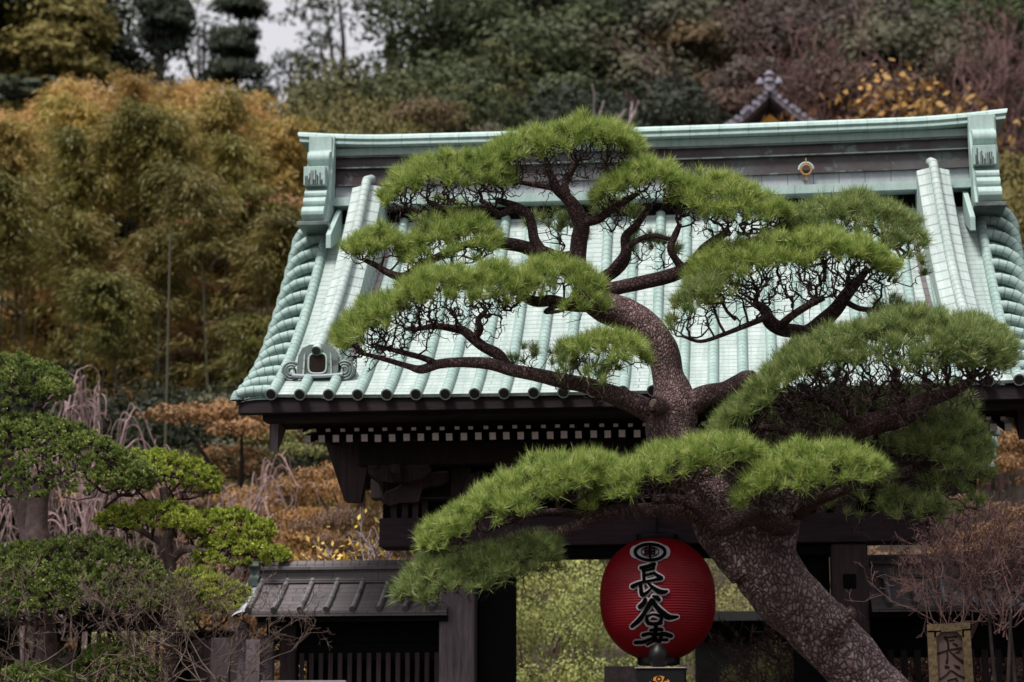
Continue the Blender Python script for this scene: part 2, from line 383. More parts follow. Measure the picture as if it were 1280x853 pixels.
# cap with a fine moulding and upturned tapering tips
c=MB(); XE=3.62
sec=[(.60,7.995),(.60,8.022),(.635,8.03),(.635,8.05),(.60,8.058),(.61,8.09),(.70,8.135),(.85,8.16),(1.0,8.165)]
sec=[(y,z-.10) for y,z in sec]; sec=sec+[(2*YR-y,z) for y,z in sec[-2::-1]]
def capF(a,b):
    X=-XE+2*XE*a; y,z=sec[int(round(b*(len(sec)-1)))]
    e=max(0,(abs(X)-2.7)/1.0); lift=.045*e**2
    return (X+(math.copysign(.05,X)*(z-7.89)/.17 if abs(X)>XE-.01 else 0),YR+(y-YR)*(1+.1*e),z+rz(X)+lift)
c.grid(capF,60,len(sec)-1,0,lambda a,b:(-XE+2*XE*a,b))
c.grid(lambda a,b:(capF(a,0)[0],capF(a,0)[1]+(capF(a,1)[1]-capF(a,0)[1])*b,capF(a,0)[2]),60,1,0)
for a in (0,1):
    c.add([capF(a,j/(len(sec)-1)) for j in range(len(sec))],[tuple(range(len(sec)))])
mcap=mat_copper('ridge cap copper',(.43,.545,.515),(.37,.48,.45),(.24,.32,.29),row=3,wid=.30,brown_at=.80,streak=.55)
c.build('ridge_cap',mcap,gate,True)
# ring ornaments on the ridge face
for X in (1.62,-1.62):
    o=MB(); z=7.475; pts=[(X+.052*cos(t),.575,z+.052*sin(t)) for t in np.linspace(0,2*pi,25)]
    o.tube(pts,.011,8,0,caps=False); o.lathe([(.001,-.001),(.04,0)],(X,.6,z),16)
    o.tube([(X,.58,z+.052),(X,.60,z+.13)],.006,6,0); o.tube([(X,.58,z-.052),(X,.58,z-.11)],.007,6,0)
    ob=o.build('ridge_ring',mat_flat('rusty ring %d'%(X>0),(.34,.17,.06),.6,.4),gate,True)
    h=MB(); h.tube([(X+.072*cos(t),.60,z+.01+.072*sin(t)) for t in np.linspace(0,pi,13)],.012,8); h.build('ring_hood',M['patina_plain'],ob,True)
# ridge-end scroll plates (seen edge on, three curls towards the viewer)
for s in (-1,1):
    o=MB(); x0,x1=sorted((s*3.275,s*3.505)); xp0,xp1=sorted((s*3.25,s*3.28))
    prf=[(.60,7.985),(.52,7.98),(.52,7.83),(.50,7.80)]
    # curl one
    prf+=[(.50-.10*sin(t),7.72+.085*cos(t)) for t in np.linspace(.2,pi-.3,9)]
    prf+=[(.44,7.62),(.38,7.62)]
    prf2=[(.42,7.36)]
    prf3=[(.40-.10*sin(t),7.30+.06*cos(t)) for t in np.linspace(.1,pi-.5,7)]
    prf4=[(.36-.12*sin(t),7.20+.075*cos(t)) for t in np.linspace(.3,pi-.5,7)]
    prf5=[(.30-.14*sin(t),7.07+.09*cos(t)) for t in np.linspace(.3,pi+.2,9)]
    poly=prf+prf2+prf3+prf4+prf5+[(.60,6.99)]
    o.prism(poly,x0,x1,'x')
    ob=o.build('ridge_end_scroll',M['patina_plain'],gate,True,bevel=.006)
    b=MB(); b.box(x0-.015,x1-.02,.31,.42,7.40,7.60); b.build('scroll_block',M['patina_plain'],ob,bevel=.006)
    d=MB()
    for i in range(13):
        xx=x0+.006+i*(x1-x0-.05)/12.5+random.uniform(-.004,.004); d.box(xx,xx+random.uniform(.004,.011),.305,.311,7.402,7.49+random.uniform(-.06,.08))
    d.build('drip_stain',M['hollow'],ob)
    b=MB(); b.prism([(.62,7.995),(.545,7.985),(.53,7.8),(.44,7.55),(.36,7.2),(.24,7.0),(.18,6.93),(.62,6.93)],xp0,xp1,'x'); b.prism([(.62,7.995),(.545,7.985),(.53,7.8),(.44,7.55),(.40,7.3),(.62,7.3)],*sorted((s*3.505,s*3.52)),'x')
    b.build('end_plate',M['patina_plain'],ob,bevel=.004)
    b=MB(); a0,a1=sorted((s*3.22,s*3.54)); b.box(a0,a1,.12,.75,6.925,6.965); b.build('end_shelf',M['dkcopper'],ob,bevel=.004)
    # board leaning beside it on the roof
    b=MB(); 
    for k in range(1):
        a0,a1=sorted((s*3.17,s*3.22)); b.prism([(.62,7.22),(.5,7.14),(.05,6.80),(.05,6.66),(.62,6.9)],a0,a1,'x')
    b.build('side_fillet',M['patina_plain'],ob,bevel=.004)
# descending ridges with central roll + demon tile at the foot
for s in (-1,1):
    d=MB(); u0,u1=.46,2.27
    xc=lambda u: s*(2.98-.11*(u-u0)/(u1-u0))
    EX=lambda u:.40*((u-u0)/(u1-u0))**2.0; u0=.46
    def kp(u,h):
        q=spt(xc(u),u,h); return (q[0],q[1],q[2]+EX(u))
    for side in (-1,1):
        d.grid(lambda a,b:(lambda u,w:(xc(u)+side*(.03+.13*w),)+tuple(kp(u,.20-.035*w)[1:]))(u0+(u1-u0)*a,b),30,3,0,lambda a,b:(b*.2+3*side,arc(u0+(u1-u0)*a)*.62))
        d.grid(lambda a,b:(lambda u:(xc(u)+side*.16,)+tuple(kp(u,.165-(.17+EX(u)*1.3)*b)[1:]))(u0+(u1-u0)*a),30,1,0,lambda a,b:(b*.2,arc(u0+(u1-u0)*a)*.62))
    pts=[kp(u,.255) for u in np.linspace(u0-.06,u1,26)]+[(kp(u1,.2)[0],YE+u1+.06,kp(u1,.2)[2]+.12)]
    d.tube(pts,.047,14,0,caps=True)
    d.add([kp(u0,-.02)]+[(kp(u0,.1)[0]+q*.16,)+tuple(kp(u0,.165)[1:]) for q in (-1,1)],[(0,1,2)])
    c0=np.array(pts[0]); dd=c0-np.array(pts[1]); dd/=np.linalg.norm(dd)
    ob=d.build('descending_ridge',M['patina'],gate,True)
    f=MB(); f.tube([c0,c0+dd*.008],.037,16,0); f.build('roll_end',M['hollow'],ob)
    # inner flashing line on the roof next to it
    f=MB(); f.grid(lambda a,b:(lambda u:(xc(u)-s*(.20+.05*b),)+tuple(spt(xc(u),u,.03)[1:]))(u0+.1+(u1-u0-.1)*a),26,1,0); f.build('flashing',M['brown'],ob)
    # demon tile
    cx=s*2.975; y=YE+.33; zb=5.03
    t=MB(); R_=[(-.165,.045),(-.185,.10),(-.175,.24),(-.14,.305),(-.08,.335),(.08,.335),(.14,.305),(.175,.24),(.185,.10),(.165,.045)]
    t.prism([(cx+a,zb+b) for a,b in R_],y-.04,y+.07,'y')
    dt=t.build('demon_tile',M['dkcopper'],gate,bevel=.01)
    t=MB(); t.prism([(cx+a*1.12,zb+.01+b*1.04) for a,b in R_],y+.072,y+.12,'y')
    for q in (-1,1):
        t.prism([(cx+q*.125,zb+.05),(cx+q*.14,zb+.05),(cx+q*.13,zb+.24),(cx+q*.115,zb+.27)],y-.052,y-.041,'y')
    for q in (-1,1):   # pale flank of the shoulders
        t.prism([(cx+q*.205,zb+.03),(cx+q*.225,zb+.14),(cx+q*.245,zb+.03)],y-.03,y+.07,'y')
    t.build('tile_back',M['patina'],dt)
    t=MB(); ring=[(cx+.085*math.copysign(abs(cos(a))**.55,cos(a)),y-.045,zb+.165+.095*math.copysign(abs(sin(a))**.55,sin(a))) for a in np.linspace(0,2*pi,33)]
    t.tube(ring,.009,8,0,caps=False); t.build('tile_rim',M['patina_plain'],dt,True)
    t=MB(); t.prism([(cx+.078*math.copysign(abs(cos(a))**.55,cos(a)),zb+.165+.088*math.copysign(abs(sin(a))**.55,sin(a))) for a in np.linspace(0,2*pi,29)[:-1]],y-.047,y-.04,'y'); t.build('tile_hollow',M['carved'],dt)
    for q in (-1,1):   # curled horns at both sides
        t=MB()
        for rr in (.085,.058,.032):
            pts=[(cx+q*(.25+rr*cos(a)*.95),y-.02+(.085-rr)*-.2,zb+.10+rr*sin(a)) for a in np.linspace(-1.9,2.3,18)]
            t.tube(pts,.014,8,0)
        pts=[(cx+q*(.25+.09*cos(a)),zb+.10+.09*sin(a)) for a in np.linspace(-2.2,2.4,16)]
        for i in range(15):
            (xa,za),(xb,zb2)=pts[i],pts[i+1]
            t.obox(((xa+xb)/2,y+.03,(za+zb2)/2),((xb-xa)/2*1.1,0,(zb2-za)/2*1.1),(0,.055,0),(.004*q,0,.004))
        t.build('horn',M['dkcopper'] if True else 0,dt,True)
    t=MB(); 
    pts=[(cx+a,y-.045,zb+.045+.35*a*a*.6) for a in np.linspace(-.24,.24,13)]; t.tube(pts,.018,8,0); t.build('tile_sill',M['lilac'],dt,True)
# bargeboards under both verges
for s in (-1,1):
    b=MB(); x0,x1=sorted((s*3.37,s*3.45)); top=[(YE+u,prof(u)-.20) for u in np.linspace(.45,RUN+.28,20)]; bot=[(YE+u,prof(u)-.74+.16*(u/RUN)) for u in np.linspace(.45,RUN+.28,20)]
    poly=top+bot[::-1]; b.prism(poly,x0,x1,'x'); b.prism([(2*YR-p,q) for p,q in poly],x0,x1,'x')
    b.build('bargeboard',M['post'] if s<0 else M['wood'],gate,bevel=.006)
    # flared bracket board below the purlins
    q=[P(416,546,-.25),P(443,627,-.25),P(461,627,-.25),P(478,546,-.25)]
    b=MB(); b.prism([(-s*p[0],p[2]) for p in q],-.30,-.18,'y'); b.build('gable_bracket',M['postdk'],gate,bevel=.008)
    # gable wall
    b=MB(); b.prism([(-.9,4.6),(2.9,4.6),(1.9,6.2),(1.0,7.0),(.1,6.2)],*sorted((s*3.0,s*3.05)),'x'); b.build('gable_wall',M['black'],gate)
for o_ in list(gate.children): o_.location.x-=.08
# big members
def member(name,x0,x1,y0,y1,z0,z1,mat,bev=.012):
    m=MB(); m.box(x0,x1,y0,y1,z0,z1); return m.build(name,M[mat],gate,bevel=bev)
member('wall_plate',-2.85,2.85,-.42,-.20,4.38,4.60,'wood')
member('wall_plate',-3.2,3.2,2.2,2.42,4.38,4.60,'wood')
member('head_beam',-2.66,2.66,.06,.30,4.12,4.34,'wood')
member('tie_beam',-2.62,2.62,-.10,.12,4.085,4.105,'beamface',.004)
member('crossbeam',-2.67,2.62,-.22,.16,3.61,3.89,'beamface')
member('lintel',-1.74,1.66,-.12,.14,3.50,3.605,'black')
member('main_post',-2.09,-1.745,-.17,.17,0,3.605,'post',.03)  # paler than its pair: the light on it is put into the wood colour
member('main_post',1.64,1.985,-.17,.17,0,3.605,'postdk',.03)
member('back_post',-2.05,-1.80,1.9,2.15,0,4.4,'wood')
member('back_post',1.75,2.0,1.9,2.15,0,4.4,'wood')
member('back_beam',-2.6,2.6,1.92,2.12,4.0,4.38,'black')
member('upper_post',-2.0,-1.8,-.05,.15,3.89,4.4,'postdk')
member('upper_post',1.7,1.9,-.05,.15,3.89,4.4,'postdk')
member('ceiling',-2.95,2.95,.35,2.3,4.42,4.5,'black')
member('frieze_shade_panel',-2.75,2.75,.42,.50,3.93,4.42,'black')  # black panel added to darken the open space behind the frieze
for s in (-1,1):
    m=MB(); x=-1.73 if s<0 else 1.63
    m.box(min(x,x-s*.36),max(x,x-s*.36),.02,.10,0,3.5)
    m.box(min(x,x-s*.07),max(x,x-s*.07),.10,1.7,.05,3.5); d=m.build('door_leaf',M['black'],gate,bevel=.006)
for X in (-2.45,-1.22,0.,1.22,2.45):
    m=MB(); m.prism([(X-.30,4.38),(X-.30,4.31),(X-.22,4.25),(X-.08,4.22),(X+.08,4.22),(X+.22,4.25),(X+.30,4.31),(X+.30,4.38)],-.40,-.30,'y')
    for q in (-.25,0,.25): m.box(X+q-.05,X+q+.05,-.43,-.27,4.345,4.379)
    m.prism([(-.62,4.36),(-.60,4.28),(-.42,4.22),(-.1,4.22),(-.1,4.36)],X-.045,X+.045,'x'); m.build('bracket',M['postdk'],gate,bevel=.005)
# mortise and wedge on the right-hand post, frog-leg strut and small struts in the frieze
m=MB(); p=P(1062,727,-.18); m.box(p[0]-.06,p[0]+.06,-.176,-.171,p[2]-.07,p[2]+.07); m.box(p[0]+.10,p[0]+.125,-.176,-.171,p[2]+.35,p[2]+.6); m.build('mortise',M['black'],gate)
def strip(mb,pts,w,y0,y1,mi=0):
    for (xa,za),(xb,zb) in zip(pts[:-1],pts[1:]):
        dx,dz=xb-xa,zb-za; l=math.hypot(dx,dz) or 1; ex,ez=dx/l*.5*w,dz/l*.5*w
        mb.obox(((xa+xb)/2,(y0+y1)/2,(za+zb)/2),(dx/2+ex*.6,0,dz/2+ez*.6),(0,(y1-y0)/2,0),(-dz/l*w/2,0,dx/l*w/2),mi)
for s in (1,-1):
    m=MB(); q=[P(*t,-.12) for t in ((478,628),(482,616),(492,612),(504,606),(520,596),(538,592),(560,590),(560,600),(552,606),(535,608),(527,612),(524,626),(520,628),(500,628),(488,632))]
    m.prism([(s*a[0],a[2]) for a in q],-.14,-.06,'y'); st=m.build('frog_leg_strut',M['postdk'],gate,bevel=.006)
    m=MB(); q=[P(*t,-.12) for t in ((479,625),(483,616),(492,613),(504,606),(515,599),(524,595),(538,592),(560,590))]
    strip(m,[(s*a[0],a[2]) for a in q],.014,-.15,-.141); q=[P(*t,-.12) for t in ((527,602),(526,616),(522,626))]; strip(m,[(s*a[0],a[2]) for a in q],.01,-.15,-.141)
    m.build('strut_edge',M['bare'],st)
    for px in (492,506,519,531):
        a=P(px,648,0.0)
        member('strut',s*a[0]-.03,s*a[0]+.03,0.,.05,3.895,4.085,'postdk',.004)
m=MB(); m.tube([P(583,640,-.2),P(584,610,-.2),P(590,597,-.2),P(598,590,-.2),P(593,612,-.2),P(592,628,-.2)],[.05,.045,.05,.03,.04,.02],8); m.build('carved_nosing',M['postdk'],gate,True)

# ------------------------------------------------------------------ side wings (low roofed walls)
def wing(s,xo,label,mat_):
    w=thing('roofed_wall',label,'wall',(s*(xo+2.05)/2,.4,0))
    xi=2.0; YF,YB=-.28,1.08; yc=.4; zr=3.36; ze=3.0
    pr=lambda u:ze+.45*u+ (zr-ze-.45*.62)/(.62**2)*u*u
    r=MB()
    for b in (0,1):
        fy=(lambda u:YF+u) if not b else (lambda u:YB-u)
        r.grid(lambda a,t:(s*(xi+(xo-.16-xi)*a),fy(.68*t),pr(.68*t)),16,8,0,lambda a,t:(xi+(xo-xi)*a,.8*t))
        r.grid(lambda a,t:(s*(xi+(xo-.16-xi)*a),fy(.68*t),pr(.68*t)-.05),4,8,0)
        r.grid(lambda a,t:(s*(xi+(xo-.16-xi)*a),fy(0),pr(0)-.05*t),4,1,0)
        # curled verge
        r.grid(lambda a,t:(s*(xo-.16+.19*sin(a*pi/2)),fy(.68*t),pr(.68*t)-.11*(1-cos(a*pi/2))*1.0),6,8,1,lambda a,t:(a*.2,.8*t))
    ro=off(r.build('roof',[M[mat_],M['lilac']],None,True),w)
    t=MB(); n=int((xo-.16-xi)/.255)
    for b in (0,1):
        fy=(lambda u:YF+u) if not b else (lambda u:YB-u)
        for k in range(n+1):
            x=s*(xo-.16-.255*k); t.tube([(x,fy(u),pr(max(u,0))+.012) for u in np.linspace(-.02,.66,9)],.028,10,0,capmi=0)
    o=t.build('roof_roll',M['rollgrey'],ro,True); o.matrix_parent_inverse=Matrix()
    t=MB(); a,b=sorted((s*xi,s*(xo-.14)))
    t.box(a,b,yc-.16,yc+.16,3.31,3.345); t.box(a,b,yc-.11,yc+.11,3.345,3.44); t.box(a,b,yc-.15,yc+.15,3.44,3.475)
    t.tube([(a,yc,3.475),(b,yc,3.475)],.07,12,0); off(t.build('ridge',M[mat_],None,bevel=.004),w)
    t=MB(); t.prism([(yc-.10,3.53),(yc-.17,3.53),(yc-.18,3.48),(yc-.13,3.45),(yc-.13,3.39),(yc-.19,3.35),(yc-.19,3.28),(yc+.19,3.28),(yc+.13,3.45),(yc+.17,3.53)],*sorted((s*(xo-.14),s*(xo-.04))),'x')
    off(t.build('ridge_end',M['dkcopper'],None,bevel=.006),w)
    t=MB(); t.box(*sorted((s*xi,s*(xo-.25))),YF+.05,YF+.12,2.90,2.95); t.box(*sorted((s*xi,s*(xo-.25))),yc-.25,yc-.05,2.72,2.92); off(t.build('eave_beam',M['black'],None),w)
    # board wall above, slats below
    t=MB(); t.box(*sorted((s*xi,s*(xo-.55))),.18,.24,2.55,2.95); off(t.build('board_wall',M['black'],None),w)
    t=MB()
    if s<0: t.box(-xo+.5,-2.0,.9,.98,0,2.9); off(t.build('back_wall',M['black'],None),w)
    nsl=int((xo-.6-xi)/(.095 if s<0 else .10)); 
    for k in range(nsl+1):
        x=s*(xi+.06+k*(.095 if s<0 else .125)); 
        if abs(x)>xo-.5: continue
        t=MB(); hw=.022 if s<0 else .03
        z0=.3
        t.box(x-hw,x+hw,.15,.175,z0,2.62); off(t.build('slat',M['postdk'] if (s<0) else M['wood'],None),w)
    t=MB(); t.box(*sorted((s*xi,s*(xo-.5))),.14,.26,.0,.32); off(t.build('base_rail',M['wood'],None),w)
    t=MB(); t.box(*sorted((s*(xo-.55),s*(xo-.40))),.1,.3,0,2.9); off(t.build('end_post',M['postdk'],None,bevel=.01),w)
    return w
wl=wing(-1,4.09,'low roofed wall with brown copper roof on the left of the gate','brown')
wr=wing(1,6.4,'low roofed wall running right from the gate behind the bare shrub','brown')

# ------------------------------------------------------------------ red paper lantern
LC=(0.01,-.30,3.085); LR=.545; LH=.585
def lr(z):      # radius at height z above the lantern's middle
    t=min(1,abs(z)/LH); return LR*(1-t**2.35)**.5 if t<1 else 0
lan=thing('paper_lantern','big red paper lantern with black brush writing hanging in the gate opening','lantern',(LC[0],LC[1],LC[2]-LH))
m=MB(); prf=[]
nr=46
for i in range(nr*4+1):
    z=-LH*.955+2*LH*.955*i/(nr*4); prf.append((max(.02,lr(z)-.0035*(1-cos(2*pi*i/4))*.6),z))
m.lathe(prf,LC,72); off(m.build('lantern_paper',M['red'],None,True),lan)
m=MB(); m.lathe([(.19,.535),(.20,.55),(.20,.60),(.17,.61)],LC,32); off(m.build('top_ring',M['blackmetal'],None,True),lan)
m=MB(); m.lathe([(.17,-.62),(.20,-.61),(.20,-.545),(.19,-.53)],LC,32); off(m.build('bottom_ring',M['blackmetal'],None,True),lan)
m=MB(); m.tube([(LC[0],LC[1],LC[2]+.60),(LC[0],-.235,3.89),(LC[0],-.1,3.92)],.012,8); off(m.build('hanger',M['blackmetal'],None),lan)
def on_lantern(px,py,h):
    q=P(px,py,-.80); x=q[0]-LC[0]; z=q[2]-LC[2]
    d=math.hypot(q[0]-CAM[0],q[1]-CAM[1])
    for _ in range(3):
        rr=lr(z); y=LC[1]-math.sqrt(max(0,rr*rr-x*x)); q=P(px,py,y-h); x=q[0]-LC[0]; z=q[2]-LC[2]
    # push out along the surface normal
    n=np.array((x,(y-LC[1]),.0)); n/=np.linalg.norm(n); return np.array((LC[0]+x,y,LC[2]+z))+n*h
def brush(mb,strokes,proj,h,extra=0.):
    """strokes: lists of (px,py,width px); proj(px,py,h)->3D. Flat ribbon following the surface, round ends"""
    for si,st in enumerate(strokes):
        hh=h+si*.00025
        p=catmull([np.array((a[0],a[1],a[2])) for a in st],7) if len(st)>2 else [np.array(st[0])*(1-t)+np.array(st[1])*t for t in np.linspace(0,1,7)]
        L=[];Rr=[]
        for i,q in enumerate(p):
            d=p[min(i+1,len(p)-1)][:2]-p[max(i-1,0)][:2]; d=d/max(1e-6,np.linalg.norm(d)); nn=np.array((-d[1],d[0])); w=q[2]/2+extra
            L.append(proj(*(q[:2]+nn*w),hh)); Rr.append(proj(*(q[:2]-nn*w),hh))
        n=len(p); mb.add(L+Rr,[(i,i+1,n+i+1,n+i) for i in range(n-1)])
        for e,j in ((0,1),(n-1,n-2)):
            c=p[e][:2]; w=p[e][2]/2+extra; ring=[proj(c[0]+w*cos(a),c[1]+w*sin(a),hh+.0001) for a in np.linspace(0,2*pi,13)[:-1]]
            mb.add(ring,[tuple(range(12))])
def z1(s): return [[(770+x/8.53,665+y/8.53,w*1.22/8.53) for x,y,w in st] for st in s]
def z2(s): return [[(770+x/8.53,753+y/8.53,w*1.22/8.53) for x,y,w in st] for st in s]
cho=z1([[(272,384,34),(340,368,34),(405,345,38)],[(292,378,30),(300,440,30),(302,520,28)],[(318,412,20),(398,392,22)],[(318,460,20),(398,440,26)],[(404,350,26),(402,392,22)],
 [(185,582,40),(250,548,28),(330,528,24),(420,510,26),(478,492,40)],[(404,436,26),(445,468,30),(478,494,38)],[(268,540,26),(270,610,32),(284,672,36),(330,650,28),(372,608,16)],
 [(345,545,18),(390,590,30),(450,632,44),(500,642,40),(540,634,22)]])
tani=z1([[(316,722,34),(300,760,40),(262,800,44)],[(400,688,26),(430,700,40),(455,722,38)]])+z2([[(385,-15,50),(345,50,40),(300,125,36),(250,195,42),(182,258,34)],
 [(385,-20,40),(430,45,40),(490,110,50),(560,160,50),(645,156,24)],[(335,150,26),(335,205,34),(360,228,34)],[(335,155,24),(395,130,22),(470,150,30)],[(475,150,28),(480,190,30),(450,222,28)],[(350,228,34),(410,232,34),(480,225,28)]])
tera=z2([[(372,300,26),(430,288,30),(482,292,34)],[(425,262,36),(420,320,38),(405,372,36)],[(296,352,34),(360,336,30),(430,352,26)],[(440,345,30),(510,340,40),(578,360,38)],[(222,430,34),(300,425,34),(370,395,30),(430,385,26)],
 [(480,362,34),(465,410,34),(440,452,34)],[(340,452,22),(400,420,20),(460,405,22),(535,402,30)]])
def zc(s): return [[(770+x/8.53,665+y/8.53,w/8.53) for x,y,w in st] for st in s]
def ell(cx,cy,a,b,w,t0=0,t1=2*pi,n=15): return [(cx+a*cos(t),cy+b*sin(t),w) for t in np.linspace(t0,t1,n)]
crest=zc([ell(366,215,150,84,34,.06,pi-.06),ell(366,215,150,84,34,pi+.06,2*pi-.06),ell(366,212,88,50,13,.14,pi-.14),ell(366,212,88,50,13,pi+.14,2*pi-.14),
 [(366,130,20),(366,298,20)],[(318,182,14),(410,182,14)],[(318,212,12),(410,212,12)],[(318,240,14),(410,240,14)],[(318,182,13),(318,240,13)],[(412,182,13),(412,240,13)]])
allst=cho+tani+tera+crest
crest_fill=zc([[(230,215,150),(366,215,182),(500,215,150)]])
m=MB(); brush(m,cho+tani+tera,on_lantern,.009,1.9); brush(m,crest_fill,on_lantern,.014,0); brush(m,crest[:2],on_lantern,.013,1.6)
off(m.build('writing_outline',M['inkwhite'],None),lan)
m=MB(); brush(m,allst,on_lantern,.021); off(m.build('brush_writing',M['ink'],None),lan)

# dark stand with a knob and an orange oval badge below the lantern
bs=thing('black_box_stand','black lacquered box with knob and orange badge below the red lantern','stand',(P(825,853,-1.0)[0],-1.0,0))
a=P(795,836,-1.2); b=P(856,836,-1.2)
m=MB(); m.box(a[0],b[0],-1.2,-.8,0,a[2]); off(m.build('box',M['blackmetal'],None,bevel=.01),bs)
m=MB(); m.box(a[0]-.012,b[0]+.012,-1.212,-.788,a[2]+.001,a[2]+.012); off(m.build('top_edge',M['palewood'],None,bevel=.003),bs)
m=MB(); kx=P(823,820,-1)[0]; kz=a[2]+.012
m.lathe([(.03,0),(.06,.015),(.085,.06),(.092,.11),(.08,.16),(.05,.195),(.03,.22),(.01,.225)],(kx,-1.,kz),28); off(m.build('knob',M['blackmetal'],None,True),bs)
bc=P(825,866,-1.2)
m=MB(); 
k=.0074
pts=[(bc[0]+16*k*cos(t),bc[2]+20*k*sin(t)) for t in np.linspace(0,2*pi,41)[:-1]]
m.prism(pts,-1.206,-1.202,'y'); bad=off(m.build('badge',M['orange'],None),bs)
fc=bpy.data.curves.new('badge_text','FONT'); 
m=MB(); pts=[(bc[0]+11*k*cos(t),bc[2]+8*k*sin(t)-.02) for t in np.linspace(0,2*pi,33)[:-1]]
m.prism(pts,-1.209,-1.2065,'y'); off(m.build('badge_centre',M['ink'],None),bs)
def text_mesh(body,size,align='CENTER'):
    cu=bpy.data.curves.new('t','FONT'); cu.body=body; cu.size=size; cu.align_x=align; cu.offset=.0025; to=bpy.data.objects.new('t',cu); col.objects.link(to)
    bpy.context.view_layer.update(); me=bpy.data.meshes.new_from_object(to.evaluated_get(bpy.context.evaluated_depsgraph_get())); bpy.data.objects.remove(to); return me
for i,ch in enumerate('KOBE'):
    th=R(62-i*(-0)) ; ang=R(122-i*28)
    me=text_mesh(ch,.062); me.materials.append(M['ink']); o=bpy.data.objects.new('badge_letter',me); col.objects.link(o)
    o.matrix_world=Matrix.Translation((bc[0]+13.2*k*cos(ang),-1.2085,bc[2]+13.5*k*sin(ang)))@Matrix.Rotation(ang-pi/2,4,'Y').inverted()@Matrix.Rotation(pi/2,4,'X')
    mw=o.matrix_world.copy(); o.parent=bs; o.matrix_parent_inverse=Matrix.Translation(-Vector(bs.location)); o.matrix_basis=mw
# pale block seen behind it
pb=thing('stone_block','pale pinkish stone block just left of the black box stand','stone block',(P(775,853,1.5)[0],1.5,0))
a=P(755,833,1.5); b=P(794,833,1.5); m=MB(); m.box(a[0],b[0],1.5,1.8,0,a[2]); off(m.build('block',mat_flat('pale stone',(.28,.22,.22),.8,.2,.4,12,.5),None,bevel=.015),pb)

# carved name board on the right
sg=thing('name_board','carved brown wooden name board in front of the right-hand wall','sign',(P(1187,853,-1.7)[0],-1.7,0))
c=[P(1160,782,-1.7),P(1211,780,-1.7),P(1217,853,-1.7),P(1163,853,-1.7)]
dx=c[2][0]-c[1][0]
m=MB(); zt=c[0][2]; xl,xr=c[0][0],c[1][0]
m.prism([(xl,zt),(xr,zt+.015),(xr+.035,1.0),(xl+.01,1.0)],-1.7,-1.62,'y'); off(m.build('board',M['signwood'],None,bevel=.004),sg)
m=MB(); w=.055
m.prism([(xl,zt),(xr,zt+.015),(xr,zt+.015-w),(xl,zt-w)],-1.73,-1.701,'y'); m.prism([(xl,zt-w),(xl+w,zt-w),(xl+w+.01,1.),(xl+.01,1.)],-1.73,-1.701,'y'); m.prism([(xr-w,zt-w+.01),(xr,zt-w+.015),(xr+.035,1.),(xr+.035-w,1.)],-1.73,-1.701,'y')
m.prism([(xl+w,zt-w),(xl+w+.04,zt-w),(xl+w,zt-w-.04)],-1.73,-1.701,'y'); m.prism([(xr-w,zt-w),(xr-w-.04,zt-w),(xr-w,zt-w-.04)],-1.73,-1.701,'y')
off(m.build('rim',M['signframe'],None,bevel=.008),sg)
def z3(s): return [[(1140+x/10.28,770+y/10.28,w/10.28) for x,y,w in st] for st in s]
st=z3([[(432,282,44),(460,340,26),(468,440,28)],[(440,285,20),(510,272,18),(570,268,28)],[(480,322,14),(535,312,22)],[(530,355,22),(575,378,34)],[(320,490,34),(400,462,22),(500,434,18),(630,418,34)],[(448,450,22),(455,530,20),(446,602,32)],
 [(485,455,14),(560,525,26),(648,590,44)],[(540,482,10),(612,460,22)],[(438,655,40),(478,662,20)],[(552,640,22),(600,665,38)],[(362,815,22),(440,760,18),(502,706,20),(590,760,22),(680,800,26)],[(462,830,20),(570,806,26)],
 [(470,840,26),(475,930,26)],[(580,830,26),(585,930,26)],[(470,930,24),(590,930,24)],[(380,1010,26),(680,990,28)],[(520,960,28),(530,1120,28)],[(350,1130,28),(720,1110,30)],[(380,1230,26),(690,1200,28)],[(600,1160,28),(605,1360,30),(560,1340,16)],[(450,1270,24),(490,1310,30)]])
m=MB(); brush(m,st,lambda px,py,h:P(px,py,-1.7-h),.003); off(m.build('carved_writing',M['carved'],None),sg)
m=MB(); m.box((xl+xr)/2-.05,(xl+xr)/2+.05,-1.62,-1.54,0,zt-.1); off(m.build('stake',M['wood'],None),sg)

LIMBS=[]
